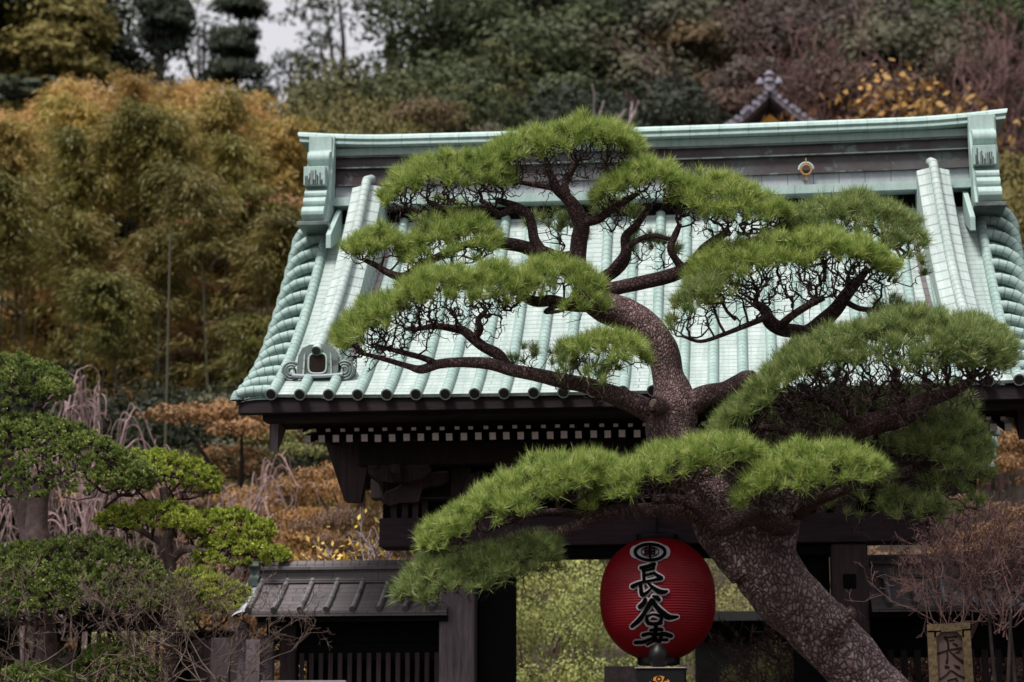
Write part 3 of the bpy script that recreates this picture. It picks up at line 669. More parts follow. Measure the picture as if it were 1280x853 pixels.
# ------------------------------------------------------------------ foliage pads (clipped pine / shrub clouds)
def interp(poly,x): return np.interp(x,[p[0] for p in poly],[p[1] for p in poly])
def pad(root,top,bot,Y,depth,mat,anchors,nl=.106,nw=.0048,per=66,space=.064,spread=1.12,th=(-86,52),twigr=.0041,upw=.75,lump=.07,name='needle_pad',twigmat='twig',shape='needle',thin=1.,inner=2.2,tz=34):
    x0=min(p[0] for p in top); x1=max(p[0] for p in top); W=(x1-x0)*mpp(Y)
    Hm=np.mean([interp(bot,x)-interp(top,x) for x in np.linspace(x0,x1,12)])*mpp(Y)
    n=int(max(25,W*.82*(1.35*depth+.9*Hm)*1.5/(space*space)*thin))
    s=rng.uniform(0,1,n); 
    theta=np.radians(rng.uniform(th[0],th[1],n)); e=np.clip(1-(2*s-1)**2,0,1)**.45
    D=depth*np.maximum(.12,e); v=np.sin(theta); h=np.cos(theta)
    px=x0+(x1-x0)*s; C=np.empty((n,3))
    for i in range(n):
        t=P(px[i],interp(top,px[i])+nl*.55/mpp(Y),Y); b=P(px[i],interp(bot,px[i])+(4 if shape=='needle' else 0),Y-.75*D[i])
        zb=min(b[2],t[2]-.02); y=Y+D[i]*v[i]
        zz=zb+(t[2]-zb)*h[i] if v[i]<0 else zb*.35+t[2]*.65+(t[2]-(zb*.35+t[2]*.65))*h[i]
        C[i]=(t[0]+(b[0]-t[0])*max(0,-v[i]),y,zz)
    # lumps
    for i in range(n):
        q=Vector(C[i])*3.6; C[i,2]+=lump*noise.noise(q)*h[i]; C[i,1]+=lump*.8*noise.noise(q+Vector((9,3,1)))
    nx=(2*s-1)**3*1.1; G=np.stack([nx,v*1.0,h*.9+.15],1); G=norm(G); 
    G=norm(G*.6+np.array((0,0,upw))+rng.normal(0,.2,(n,3)))
    C+=G*rng.uniform(-.05,.045,(n,1))
    # needles
    T=np.repeat(C,per,0); g=np.repeat(G,per,0); k=n*per
    d=norm(g+rng.normal(0,spread*.55,(k,3))); L=nl*rng.uniform(.6,1.12,(k,1))*np.repeat(rng.uniform(.8,1.15,n),per)[:,None]
    base=T+d*rng.uniform(-.1,.22,(k,1))*L+rng.normal(0,space*.10,(k,3))
    side=norm(np.cross(d,rng.normal(0,1,(k,3))))
    if shape=='needle':
        w=nw*.5; tip=base+d*L+np.array((0,0,-.08))*L*rng.uniform(0,1,(k,1))
        V=np.stack([base-side*w,base+side*w,tip],1); o=fastmesh(name,V,3,M[mat])
    else:
        w=nw*.5*rng.uniform(.8,1.2,(k,1)); V=np.stack([base,base+d*L*.5+side*w,base+d*L,base+d*L*.5-side*w],1); o=fastmesh(name,V,4,M[mat])
    if root: off(o,root)
    # twig web: random points in the shaded volume are joined, nearest first, to what already grows from the limbs
    tw=MB(); A=[P(a[0],a[1],a[2] if len(a)>2 else Y) for a in anchors]
    xa,xb=C[:,0].min(),C[:,0].max(); zl=C[:,2].min(); tzm=tz*mpp(Y)
    near=[q for q in LIMBS if xa-.1<q[0]<xb+.1 and zl-tzm-.25<q[2]<zl+.10 and abs(q[1]-Y)<.5]
    A=np.array(A+near[::3]); m_=int(n*inner)
    ii=rng.integers(0,n,m_); Q=C[ii].copy(); f=rng.random(m_)**.8
    sx=np.clip(1-(2*(Q[:,0]-xa)/(xb-xa)-1)**2,0,1)
    Q[:,2]-=f*(tzm*(.35+.65*sx)+.02); Q[:,1]=Y+(Q[:,1]-Y)*(1-.45*f)+rng.normal(0,.03,m_); Q[:,0]+=rng.normal(0,.03,m_)-(Q[:,0]-(xa+xb)/2)*.16*f
    dA=np.sqrt(((Q[:,None]-A[None])**2).sum(-1)).min(1); Q=Q[np.argsort(dA)]
    nodes=np.concatenate([A,Q,C-G*.01]); nA=len(A); nT=len(nodes); par=np.full(nT,-1)
    base_d=np.zeros(nT)
    for k in range(nA,nT):
        lim=min(k,nA+m_); dd=np.sqrt(((nodes[:lim]-nodes[k])**2).sum(-1)); c_=dd*1.0+.22*base_d[:lim]; q=int(np.argmin(c_)); par[k]=q; base_d[k]=base_d[q]+dd[q]
    cnt=np.ones(nT)
    for k in range(nT-1,nA-1,-1): cnt[par[k]]+=cnt[k]
    for k in range(nA,nT):
        p,q=nodes[par[k]],nodes[k]; l=np.linalg.norm(q-p)
        if l<.004: continue
        r1=min(.013,twigr*.62*cnt[k]**.30); r0=min(.015,r1*1.15)
        mid=(p+q)/2+rng.normal(0,.085*l,3)
        tw.tube([p,mid,q],[r0,(r0+r1)/2,r1],3 if r1<.006 else 5,caps=False)
    t=tw.build('twig_cluster',M[twigmat],None,True); t.parent=o; t.matrix_parent_inverse=Matrix()
    return o

# ------------------------------------------------------------------ the great pine
YP=-4.0
base=P(1150,930,YP-.1)
pine=thing('pine_tree','old garden pine with leaning trunk and cloud-shaped needle pads before the gate','pine tree',(P(1230,1215,YP-.1)[0],YP-.1,0))
def limb(name,pts,mat,n=16,rn=.0,res=6,root=None,parent=None,caps=True):
    """pts: (px,py,Y,r_px)"""
    q=catmull([np.array(list(P(a[0],a[1],a[2]))+[a[3]*mpp(a[2])]) for a in pts],res)
    if name=='branch': LIMBS.extend([v[:3] for v in q])
    m=MB(); m.tube([v[:3] for v in q],[max(.003,v[3]) for v in q],n,0,rn=rn,caps=caps); o=m.build(name,M[mat],None,True)
    if root: off(o,root)
    return o,m
q=[(1230,1225,-4.1,80),(1205,1120,-4.1,58),(1165,990,-4.08,50),(1127,905,-4.05,40),(1086,853,-4,37),(1050,812,-4,37),(1010,772,-4,38),(976,737,-4,40),(952,700,-4,42),(940,665,-4,42),(928,640,-4,40),(905,615,-4,37),(875,590,-4,33),(850,565,-4,31),(838,540,-4,31),(840,517,-4,32),(841,495,-4,27),(835,470,-4,21),(828,440,-4,22),(808,412,-4,22),(782,394,-4,22),(755,383,-4,20),(735,368,-4,18),(722,358,-4.02,13)]
m=MB()
def addlimb(m,pts,n=14,rn=0.,res=6,mi=0):
    q=catmull([np.array(list(P(a[0],a[1],a[2]))+[a[3]*mpp(a[2])]) for a in pts],res)
    m.tube([v[:3] for v in q],[max(.003,v[3]) for v in q],n,mi,rn=rn)
addlimb(m,q[:12],28,.10,8,0)
addlimb(m,q[10:],24,.10,8,1)
# root flare
for a in range(6):
    t=a/6*2*pi; c=P(1222,1190,-4.1); m.tube([c+np.array((0,0,.25)),c+np.array((.35*cos(t),.35*sin(t),0.0)),c+np.array((.7*cos(t),.7*sin(t),-.2))],[.22,.14,.04],10)
addlimb(m,[(992,762,-4,16),(978,735,-4,22),(968,705,-4.05,27),(969,675,-4.1,25),(978,648,-4.1,23),(992,620,-4.1,22),(1010,600,-4.05,22)],20,.12,6,0)
addlimb(m,[(930,720,-4.1,18),(908,690,-4.1,20),(890,665,-4.15,20),(880,640,-4.2,19),(862,625,-4.3,16)],18,.12,6,0)   # left fork under the pads
off(m.build('trunk',[M['bark'],M['barkup']],None,True),pine)
# cut knots and stubs
m=MB(); 
addlimb(m,[(1035,790,-4.2,22),(1046,774,-4.3,19),(1055,768,-4.34,16)],14,.35,3)
addlimb(m,[(1053,775,-4.33,9),(1063,767,-4.34,8),(1068,762,-4.34,7)],8,.2,3); off(m.build('knot',M['bark'],None,True),pine)
m=MB(); addlimb(m,[(826,508,-4.15,13),(818,506,-4.28,11),(816,505,-4.30,8)],14,.2,3); k1=off(m.build('knot',M['barkup'],None,True),pine)
m=MB(); addlimb(m,[(817,505,-4.297,6.5),(816,505,-4.315,5)],10,.1,2); off(m.build('cut_face',mat_flat('pale cut wood',(.30,.22,.18),.8,.2,.3,30),None,True),pine)
BR=[
 ('barkup',[(822,520,-4,17),(805,510,-4.05,15),(780,499,-4.1,13.5),(740,484,-4.2,11),(702,476,-4.3,10),(668,468,-4.4,9),(640,463,-4.45,8.5),(612,455,-4.5,8),(580,453,-4.5,7),(550,455,-4.5,6.5),(527,462,-4.5,6),(510,458,-4.5,4),(480,449,-4.5,3.5),(445,440,-4.5,2)]),
 ('barkup',[(855,510,-4,18),(880,496,-4.05,15),(905,490,-4.1,13),(923,480,-4.15,12),(932,473,-4.2,10),(942,469,-4.25,6)]),
 ('barkup2',[(632,457,-4.45,8),(622,443,-4.45,7.5),(605,434,-4.45,7),(592,424,-4.45,7),(580,414,-4.45,6),(567,411,-4.45,5),(545,408,-4.5,4),(520,412,-4.5,3)]),
 ('barkup2',[(592,424,-4.45,6),(600,412,-4.5,5),(598,400,-4.5,4),(606,390,-4.5,3)]),
 ('barkup2',[(545,455,-4.5,5),(530,448,-4.55,4),(500,440,-4.6,3.5),(470,432,-4.6,2.5)]),
 ('barkup2',[(745,376,-4,16),(712,381,-4.1,9),(690,376,-4.2,8),(668,377,-4.25,7),(648,368,-4.3,5)]),
 ('barkup2',[(700,380,-4.2,4),(682,390,-4.25,3),(700,389,-4.3,2.5),(709,384,-4.3,2)]),
 ('barkup2',[(742,372,-4,16),(765,362,-4,10),(800,354,-4,9.5),(830,347,-4,9.5),(855,338,-4,9),(868,328,-4,8),(880,312,-4.0,7),(895,300,-4.,6),(912,288,-4.,4)]),
 ('barkup2',[(855,338,-4,7),(845,325,-4.05,5),(838,310,-4.1,5),(845,292,-4.1,4.5),(850,280,-4.1,3)]),
 ('barkup2',[(738,368,-3.9,13),(752,350,-3.9,9),(770,338,-3.9,8),(780,326,-3.9,7.5),(783,312,-3.9,7),(782,296,-3.9,6),(795,282,-3.9,5),(810,262,-3.9,4)]),
 ('barkup2',[(760,343,-3.95,5),(775,325,-4,5),(790,305,-4,4),(815,295,-4.05,3.5),(840,300,-4.1,3)]),
 ('barkup2',[(732,366,-3.95,14),(727,345,-3.95,11),(722,325,-3.95,11),(724,300,-3.95,11),(727,282,-3.98,10.5),(719,263,-4,10),(709,248,-4,8),(696,236,-4,7),(690,222,-4,5.5),(684,208,-4,4)]),
 ('barkup2',[(709,248,-4,6),(706,230,-4,5),(714,215,-4,4.5),(722,200,-4,3.5)]),
 ('barkup2',[(730,278,-4,7),(748,274,-4.02,6),(765,262,-4.05,5),(785,250,-4.1,4),(800,240,-4.1,3)]),
 ('barkup2',[(722,322,-3.9,11),(700,325,-3.9,11),(680,318,-3.95,11),(655,309,-4,9),(635,305,-4.05,8.5),(610,303,-4.1,7),(585,305,-4.15,5)]),
 ('barkup2',[(678,316,-4,8),(668,300,-4,7),(665,283,-4,6.5),(660,268,-4,6),(645,258,-4,5),(620,250,-4,4)]),
 ('barkup2',[(655,265,-4,5),(640,262,-4.05,4.5),(625,268,-4.1,4),(612,258,-4.1,4),(600,250,-4.1,3)]),
 ('barkup2',[(585,305,-4.15,5),(560,316,-4.2,5),(530,330,-4.2,6),(505,346,-4.3,6),(485,341,-4.3,5),(470,332,-4.3,4),(455,325,-4.3,3)]),
 ('barkup2',[(700,237,-4,4),(672,232,-4,3.5),(650,228,-4,3)]),
 ('barkup2',[(612,258,-4.1,4),(580,262,-4.1,4),(555,262,-4.1,4),(535,252,-4.1,3)]),
 # right crown
 ('barkup2',[(1010,600,-4,20),(1012,570,-3.9,15),(1000,535,-3.8,13),(972,500,-3.7,11),(965,478,-3.7,10),(978,450,-3.7,9.5),(993,434,-3.7,10),(1005,420,-3.7,11),(1018,411,-3.7,10),(1032,399,-3.7,10),(1046,385,-3.7,9),(1058,368,-3.7,8),(1072,352,-3.7,6),(1085,335,-3.7,4)]),
 ('barkup2',[(1010,417,-3.75,9),(995,414,-3.8,9),(977,412,-3.85,9.5),(962,402,-3.9,9),(956,388,-3.95,7),(945,380,-4,5)]),
 ('barkup2',[(958,396,-3.95,5),(945,402,-4.1,4),(928,409,-4.2,3.5),(905,418,-4.25,3),(876,427,-4.3,2.5),(852,420,-4.3,2)]),
 ('barkup2',[(975,408,-3.9,6),(990,395,-4,5),(1010,382,-4.,4.5),(1030,372,-4,4)]),
 ('barkup2',[(1058,378,-3.7,4),(1075,386,-3.8,3.5),(1100,388,-3.85,3)]),
 ('barkup2',[(1010,600,-4,19),(1030,575,-4,17),(1050,550,-4.05,15),(1075,535,-4.1,15),(1105,526,-4.15,15),(1135,516,-4.2,14),(1160,500,-4.2,10),(1190,490,-4.2,7),(1215,475,-4.2,5)]),
 ('barkup2',[(1040,560,-4.1,8),(1010,545,-4.2,7),(985,540,-4.3,6),(955,535,-4.3,5),(930,545,-4.3,3)]),
 ('barkup2',[(1075,535,-4.1,7),(1050,512,-4.2,6),(1030,500,-4.2,5),(1000,498,-4.3,4)]),
 ('barkup2',[(1110,525,-4.1,7),(1120,505,-4.2,6),(1135,490,-4.2,4)]),
 ('barkup2',[(1020,590,-3.9,14),(1070,600,-3.8,11),(1120,598,-3.7,9),(1160,580,-3.7,7),(1190,572,-3.7,5)]),
 # under the front pads
 ('barkup2',[(985,660,-4.15,13),(965,655,-4.35,12),(945,647,-4.5,12),(925,650,-4.6,12),(900,660,-4.65,11),(880,640,-4.7,9),(850,625,-4.75,7),(815,625,-4.8,6)]),
 ('barkup2',[(1000,640,-4.2,11),(1008,632,-4.5,10),(1020,625,-4.7,9),(1030,622,-4.85,7),(1060,612,-4.9,5)]),
 ('barkup2',[(1005,640,-4.15,8),(1018,634,-4.3,7),(1026,636,-4.4,6.5)]),
 ('barkup',[(878,645,-4.3,13),(850,640,-4.5,11),(800,638,-4.7,9),(760,640,-4.75,8),(735,650,-4.7,7.5),(715,660,-4.7,7.5),(690,666,-4.7,7),(660,668,-4.7,6.5),(625,680,-4.7,5),(590,690,-4.7,4)]),
 ('barkup2',[(740,647,-4.7,5),(700,640,-4.75,5),(660,645,-4.8,4),(610,662,-4.8,3)]),
]
for mat,pts in BR:
    limb('branch',pts,mat,12,.08,5,pine)
PT=[ # top, bottom, Y, depth, mat, anchors
 ([(603,196),(612,186),(625,175),(650,165),(690,157),(740,153),(770,157),(790,170),(803,186)],[(603,200),(617,202),(650,205),(692,193),(720,183),(755,174),(780,184),(803,190)],-4,.42,'needle',[(690,222),(684,215),(720,205),(645,230),(660,240),(722,225),(760,215)]),
 ([(476,243),(482,232),(495,217),(520,205),(545,197),(570,193),(600,192),(625,195),(640,212)],[(476,252),(500,247),(530,240),(560,236),(600,238),(640,232)],-4.1,.38,'needle',[(548,262),(535,262),(575,262),(600,258),(510,262)]),
 ([(428,308),(434,295),(450,289),(475,286),(495,292),(508,302)],[(428,318),(450,317),(475,314),(508,318)],-4.25,.26,'needle',[(470,334),(455,325),(485,340)]),
 ([(500,316),(510,300),(522,284),(545,274),(575,269),(602,272),(618,285),(622,305)],[(500,328),(520,330),(545,326),(580,318),(622,316)],-4.25,.32,'needle',[(570,340),(530,338),(545,345),(595,325)]),
 ([(419,418),(430,402),(450,385),(475,372),(500,360),(520,345),(560,334),(610,330),(645,334),(668,350)],[(419,438),(440,432),(462,424),(485,412),(500,384),(540,372),(587,378),(637,376),(668,366)],-4.5,.48,'needle',[(606,392),(570,408),(545,410),(520,412),(500,440),(470,436),(630,388)]),
 ([(640,345),(655,330),(675,324),(700,322),(730,330),(750,345),(758,362)],[(640,368),(670,378),(700,385),(758,384)],-4.35,.26,'needle',[(680,380),(710,384),(735,380)]),
 ([(742,240),(755,224),(775,212),(800,203),(825,203),(842,214),(850,226)],[(742,246),(760,244),(792,234),(820,224),(850,238)],-4.05,.34,'needle',[(800,245),(785,250),(815,262),(770,262),(830,260)]),
 ([(838,238),(852,224),(870,219),(895,216),(920,224),(945,236),(968,247),(984,262)],[(838,250),(860,262),(892,272),(930,282),(955,278),(984,266)],-4.0,.36,'needle',[(895,300),(880,305),(912,295),(850,285),(930,292)]),
 ([(962,300),(975,283),(995,268),(1017,255),(1045,247),(1075,243),(1105,248),(1128,258),(1148,275),(1157,300)],[(962,306),(990,300),(1040,300),(1090,312),(1130,335),(1157,348)],-3.65,.42,'needle_shade',[(1075,352),(1090,345),(1050,360),(1110,352),(1030,352)]),
 ([(858,338),(868,322),(885,313),(910,306),(960,297),(1000,292),(1040,292),(1080,300),(1105,315),(1122,335)],[(858,350),(890,352),(930,345),(960,340),(1000,336),(1040,328),(1080,326),(1122,346)],-4.05,.45,'needle',[(945,385),(990,385),(1020,372),(1045,372),(920,400),(1060,360)]),
 ([(838,398),(845,375),(856,358),(880,345),(905,342),(920,352)],[(838,412),(850,400),(870,385),(895,372),(920,370)],-4.3,.28,'needle_shade',[(905,415),(925,408),(876,425),(945,385)]),
 ([(893,540),(905,520),(920,503),(940,480),(958,463),(980,446),(1005,431),(1030,417),(1055,406),(1085,397),(1114,391),(1150,388),(1180,389),(1224,397),(1255,412),(1268,436)],[(893,552),(920,532),(958,508),(1000,482),(1030,466),(1083,462),(1146,466),(1208,462),(1268,460)],-4.2,.62,'needle_shade',[(1000,540),(960,530),(1030,500),(1060,500),(1120,505),(1160,498),(1190,488),(1215,475),(985,510),(1090,500)]),
 ([(1130,545),(1150,522),(1175,508),(1200,508),(1220,520),(1234,540),(1238,560)],[(1130,560),(1160,580),(1195,595),(1238,600)],-3.75,.36,'needle_shade',[(1160,585),(1185,578),(1140,580)]),
 ([(924,618),(932,596),(950,579),(967,570),(990,560),(1014,554),(1040,554),(1065,561),(1090,571),(1103,584)],[(924,627),(945,624),(967,620),(1014,614),(1061,607),(1103,594)],-4.9,.40,'needle',[(1015,630),(1040,622),(980,632),(1060,615),(955,632)]),
 ([(732,620),(738,602),(752,590),(780,574),(800,566),(824,559),(850,552),(880,547),(920,547),(945,556),(958,568)],[(732,640),(755,634),(780,622),(808,608),(846,596),(900,586),(935,576),(958,574)],-4.75,.48,'needle',[(815,625),(850,628),(880,640),(790,632),(900,640),(925,620)]),
 ([(528,672),(540,655),(558,642),(580,626),(605,611),(630,596),(652,584),(675,574),(699,569),(730,566),(765,568)],[(528,690),(560,680),(605,658),(652,650),(683,630),(725,610),(765,600)],-4.8,.48,'needle',[(610,665),(650,655),(700,642),(580,680),(730,635)]),
 ([(498,734),(506,718),(518,704),(540,690),(570,684),(605,686),(640,676),(670,668),(697,680)],[(498,742),(527,754),(558,742),(605,738),(645,722),(697,698)],-4.7,.38,'needle_shade',[(590,692),(610,690),(560,712),(640,688)]),
 ([(705,430),(725,418),(755,411),(785,414),(802,428),(808,446)],[(705,446),(730,444),(765,450),(808,452)],-4.5,.24,'needle',[(745,470),(760,468),(730,472),(770,462)]),
]
TZ=[60,50,22,30,62,14,48,58,34,66,34,88,30,14,34,24,14,16]
for i,(t,b,Y,d,mt,an) in enumerate(PT):
    pad(pine,t,b,Y,d,mt,an,thin=1.35,tz=TZ[i],inner=1.3+TZ[i]/24)
# sparser, shaded tufts between and behind the pads
SP=[([(905,560),(950,545),(1000,540),(1060,545),(1110,560)],[(905,590),(1000,575),(1110,590)],-3.5,.3,[(960,560),(1030,570),(1080,570)],.4),
 ([(1000,500),(1060,480),(1120,478),(1180,480),(1220,500)],[(1000,530),(1100,520),(1220,530)],-3.5,.35,[(1060,520),(1120,515),(1170,500)],.8),
 ([(1100,600),(1140,585),(1190,590),(1225,610)],[(1100,640),(1160,650),(1225,640)],-3.8,.3,[(1140,600),(1180,590)],.5),
 ([(960,470),(990,455),(1030,450),(1060,470)],[(960,500),(1060,500)],-3.7,.25,[(990,500),(1030,500)],.6),
 ([(636,440),(655,425),(680,424),(705,432),(718,450)],[(636,462),(680,470),(718,474)],-4.45,.2,[(690,474),(710,476),(670,468)],.45),
 ([(640,288),(660,268),(690,262),(715,270),(735,292)],[(640,300),(690,292),(735,302)],-3.5,.2,[(700,320),(720,315)],.5),
 ([(520,270),(540,248),(570,246),(595,262)],[(520,282),(560,276),(595,280)],-3.6,.2,[(570,290),(555,295)],.45),
 ([(1075,380),(1095,366),(1125,368),(1150,385)],[(1075,395),(1110,392),(1150,400)],-3.6,.18,[(1090,388),(1110,392)],.4),
 ([(780,300),(800,285),(830,290),(850,305)],[(780,312),(820,308),(850,318)],-3.6,.18,[(800,325),(830,335)],.45),
 ([(1010,620),(1060,600),(1120,605),(1170,615),(1200,640)],[(1010,650),(1080,652),(1150,655),(1200,660)],-3.7,.35,[(1070,620),(1120,610),(1150,640)],.5),
 ([(960,520),(1000,505),(1060,515),(1110,540),(1150,560)],[(960,545),(1040,560),(1100,580),(1150,590)],-3.4,.35,[(1000,560),(1060,560),(1110,575)],.5),
 ([(640,690),(660,672),(685,668),(700,690)],[(640,712),(670,716),(700,704)],-4.6,.16,[(660,690),(670,690)],.6),
 ([(745,262),(760,248),(785,243),(800,255)],[(745,272),(775,268),(800,268)],-3.5,.2,[(765,290),(780,300)],.5),
 ([(700,440),(725,446),(740,452),(770,462)],[(700,470),(725,474),(745,474),(770,474)],-4.6,.15,[(740,478),(710,476)],.5)]
for t,b,Y,d,an,th in SP: pad(pine,t,b,Y,d,'needle_shade',an,thin=th*.45,name='needle_pad',inner=3.5)

# ------------------------------------------------------------------ clipped shrubs and small trees at the left
LK=dict(inner=.5,tz=14,nl=.045,nw=.013,per=44,space=.054,spread=1.0,twigr=.006,upw=.45,lump=.06,shape='leaf',name='leaf_pad')
t1=thing('clipped_tree','tall clipped evergreen with two grey trunks at the left edge','tree',(P(30,853,.5)[0],.5,0))
limb('trunk',[(60,1160,.6,22),(45,1000,.6,18),(40,860,.6,17),(48,760,.6,16),(42,690,.6,16),(36,650,.6,15),(22,610,.6,14),(5,575,.6,11),(-10,540,.6,9)],'greybark',14,.12,6,t1)
limb('trunk',[(62,1160,.3,22),(60,900,.3,18),(52,760,.3,16),(50,690,.3,16),(46,655,.3,14),(50,615,.3,12),(65,585,.3,8)],'greybark',14,.12,6,t1)
pad(t1,[(-60,475),(-30,452),(0,446),(30,446),(55,458),(75,472),(86,486)],[(-60,525),(0,528),(40,510),(86,500)],.5,.7,'maki',[(-10,540),(20,530),(40,530)],**LK)
pad(t1,[(-50,560),(-20,530),(20,522),(60,522),(100,536),(130,552),(160,570),(190,590)],[(-50,640),(10,640),(60,632),(100,628),(150,620),(190,615)],.2,.9,'maki',[(20,620),(60,610),(100,640),(130,635)],**LK)
t2=thing('clipped_tree','small cloud-pruned evergreen with bright yellow-green pads left of the low wall','tree',(P(214,853,.6)[0],.6,0))
limb('trunk',[(214,1150,.6,13),(216,950,.6,11),(212,800,.6,9),(214,725,.6,8),(211,700,.6,8),(206,684,.6,8),(212,665,.6,7),(208,640,.6,6),(204,610,.6,5)],'greybark',12,.12,6,t2)
limb('branch',[(216,700,.6,5),(228,688,.5,5),(245,687,.4,4.5),(262,690,.4,4)],'greybark',8,.1,5,t2)
limb('branch',[(208,682,.6,5),(190,672,.6,4),(172,662,.6,3),(155,660,.6,2)],'greybark',8,.1,5,t2)
pad(t2,[(120,585),(150,568),(190,566),(225,570),(252,582),(275,602)],[(120,610),(160,612),(200,610),(240,612),(275,618)],.9,.5,'makiy',[(205,640),(215,650),(190,640),(230,645)],**LK)
pad(t2,[(122,648),(140,634),(175,630),(210,632),(240,640),(258,655)],[(122,662),(160,662),(200,664),(258,668)],.4,.42,'makiy',[(206,684),(190,675),(160,664),(220,672)],**LK)
pad(t2,[(228,660),(245,645),(275,637),(305,640),(330,652),(342,664)],[(228,672),(270,678),(310,676),(342,674)],.7,.42,'makiy',[(245,688),(265,688),(290,688)],**LK)
pad(t2,[(238,695),(255,680),(285,674),(320,674),(345,682),(360,692)],[(238,710),(280,712),(320,708),(360,702)],.5,.42,'makiy',[(262,700),(290,715),(250,705)],**LK)
hd=thing('clipped_bush','low yellow-green bush beside the end of the left-hand wall','bush',(P(250,853,.9)[0],.9,0))
pad(hd,[(200,740),(222,716),(250,712),(280,722),(305,738),(312,752)],[(200,775),(250,778),(290,772),(312,766)],.1,.4,'makiy',[(250,800),(260,800)],**LK)
limb('stem',[(252,1150,.9,8),(252,950,.9,6),(252,800,.6,5)],'greybark',8,.1,4,hd)
hd=thing('clipped_hedge','broad dark green clipped hedge behind the bare shrub on the left','hedge',(P(70,853,.8)[0],.8,0))
LK2=dict(LK); LK2.update(per=30)
pad(hd,[(-60,720),(-20,690),(30,682),(70,676),(110,674),(150,680),(185,700),(215,730)],[(-60,775),(30,775),(100,765),(160,758),(215,755)],-.1,.6,'maki',[(40,830),(100,830),(150,820)],**LK2)
pad(hd,[(-40,740),(0,712),(60,706),(110,712),(150,722),(190,735),(210,750)],[(-40,778),(60,775),(140,765),(210,760)],-.3,.4,'maki',[(40,830),(100,830),(150,820)],**LK2)
limb('stem',[(80,1150,.8,9),(85,950,.8,8),(90,820,.8,7)],'greybark',8,.1,4,hd)
hd=thing('clipped_bush','dark leafy bush low down in front of the black slatted gate','bush',(P(130,900,-.3)[0],-.3,0))
pad(hd,[(95,830),(115,808),(145,800),(170,812),(190,835)],[(95,870),(150,880),(190,870)],-.3,.4,'maki',[(140,900)],**LK)
pad(hd,[(-30,862),(10,838),(60,832),(100,845),(130,864)],[(-30,900),(60,905),(130,900)],-.4,.5,'maki',[(60,920)],**LK)
limb('stem',[(125,1150,-.3,8),(125,1000,-.3,6),(128,900,-.3,5)],'greybark',8,.1,4,hd)
# small roofed slatted gate among the shrubs
sgt=thing('slatted_gate','small black slatted garden gate under a tiled roof among the left shrubs','gate',(P(200,853,1.0)[0],1.0,0))
a=P(95,775,1.); b=P(215,770,1.); m=MB(); m.box(a[0],b[0],.95,1.05,a[2]-.12,a[2]+.14); off(m.build('top_rail',M['black'],None,bevel=.01),sgt)
for k in range(10):
    px=100+k*12.2; q=P(px,800,1.); m=MB(); m.box(q[0]-.016,q[0]+.016,.97,1.01,0.1,a[2]); off(m.build('bar',M['black'],None),sgt)
a=P(208,760,1.); b=P(248,760,1.)
m=MB(); m.box(a[0],b[0]+.35,.9,1.2,0,2.9); off(m.build('post',M['black'],None,bevel=.01),sgt)
q0=P(205,738,1.); q1=P(250,752,1.)
m=MB(); 
for k in range(14):
    t=k/13; c=P(209+36*t,727+14*t,.9); m.tube([c+np.array((0,-.25,-.06)),c,c+np.array((0,.3,-.06))],.018,8)
m.tube([P(203,726,.95),P(212,724,.95)],.075,12); m.tube([P(203,730,.97),P(250,748,.97)],.05,10)
off(m.build('tiled_roof',mat_flat('grey tile',(.10,.095,.10),.6,.4,.3,9),None,True),sgt)
# grey board fence with posts between gate and wing
gf=thing('board_fence','weathered grey board fence with square posts at the left end of the low wall','fence',(P(320,853,-.1)[0],-.1,0))
for px,w,yt,Y,mt in ((305,6,778,.0,'post'),(318,9,800,-.2,'post'),(334,9,795,.1,'post'),(277,12,798,.3,'post'),(300,10,800,.25,'post'),(255,14,800,.35,'postdk')):
    q=P(px,yt,Y); m=MB(); hw=w*mpp(Y); m.box(q[0]-hw,q[0]+hw,Y-.05,Y+.05,0,q[2]); off(m.build('post' if w<10 else 'board',M[mt],None,bevel=.006),gf)
a=P(250,812,.2); b=P(345,812,.2); m=MB(); m.box(a[0],b[0],.32,.36,a[2]-.10,a[2]); m.box(a[0],b[0],.32,.36,1.0,1.1); off(m.build('rail',M['post'],None,bevel=.004),gf)
m=MB(); a=P(325,851,-.5); b=P(432,852,-.5); m.box(a[0],b[0],-.5,-.42,a[2]-.06,a[2]); m.box(a[0]+.02,a[0]+.08,-.49,-.43,0,a[2]-.06); m.box(b[0]-.08,b[0]-.02,-.49,-.43,0,a[2]-.06)
rl=m.build('low_rail',M['palewood'],None,bevel=.005); tag(rl,'pale horizontal rail at the very bottom below the left-hand low wall','rail')

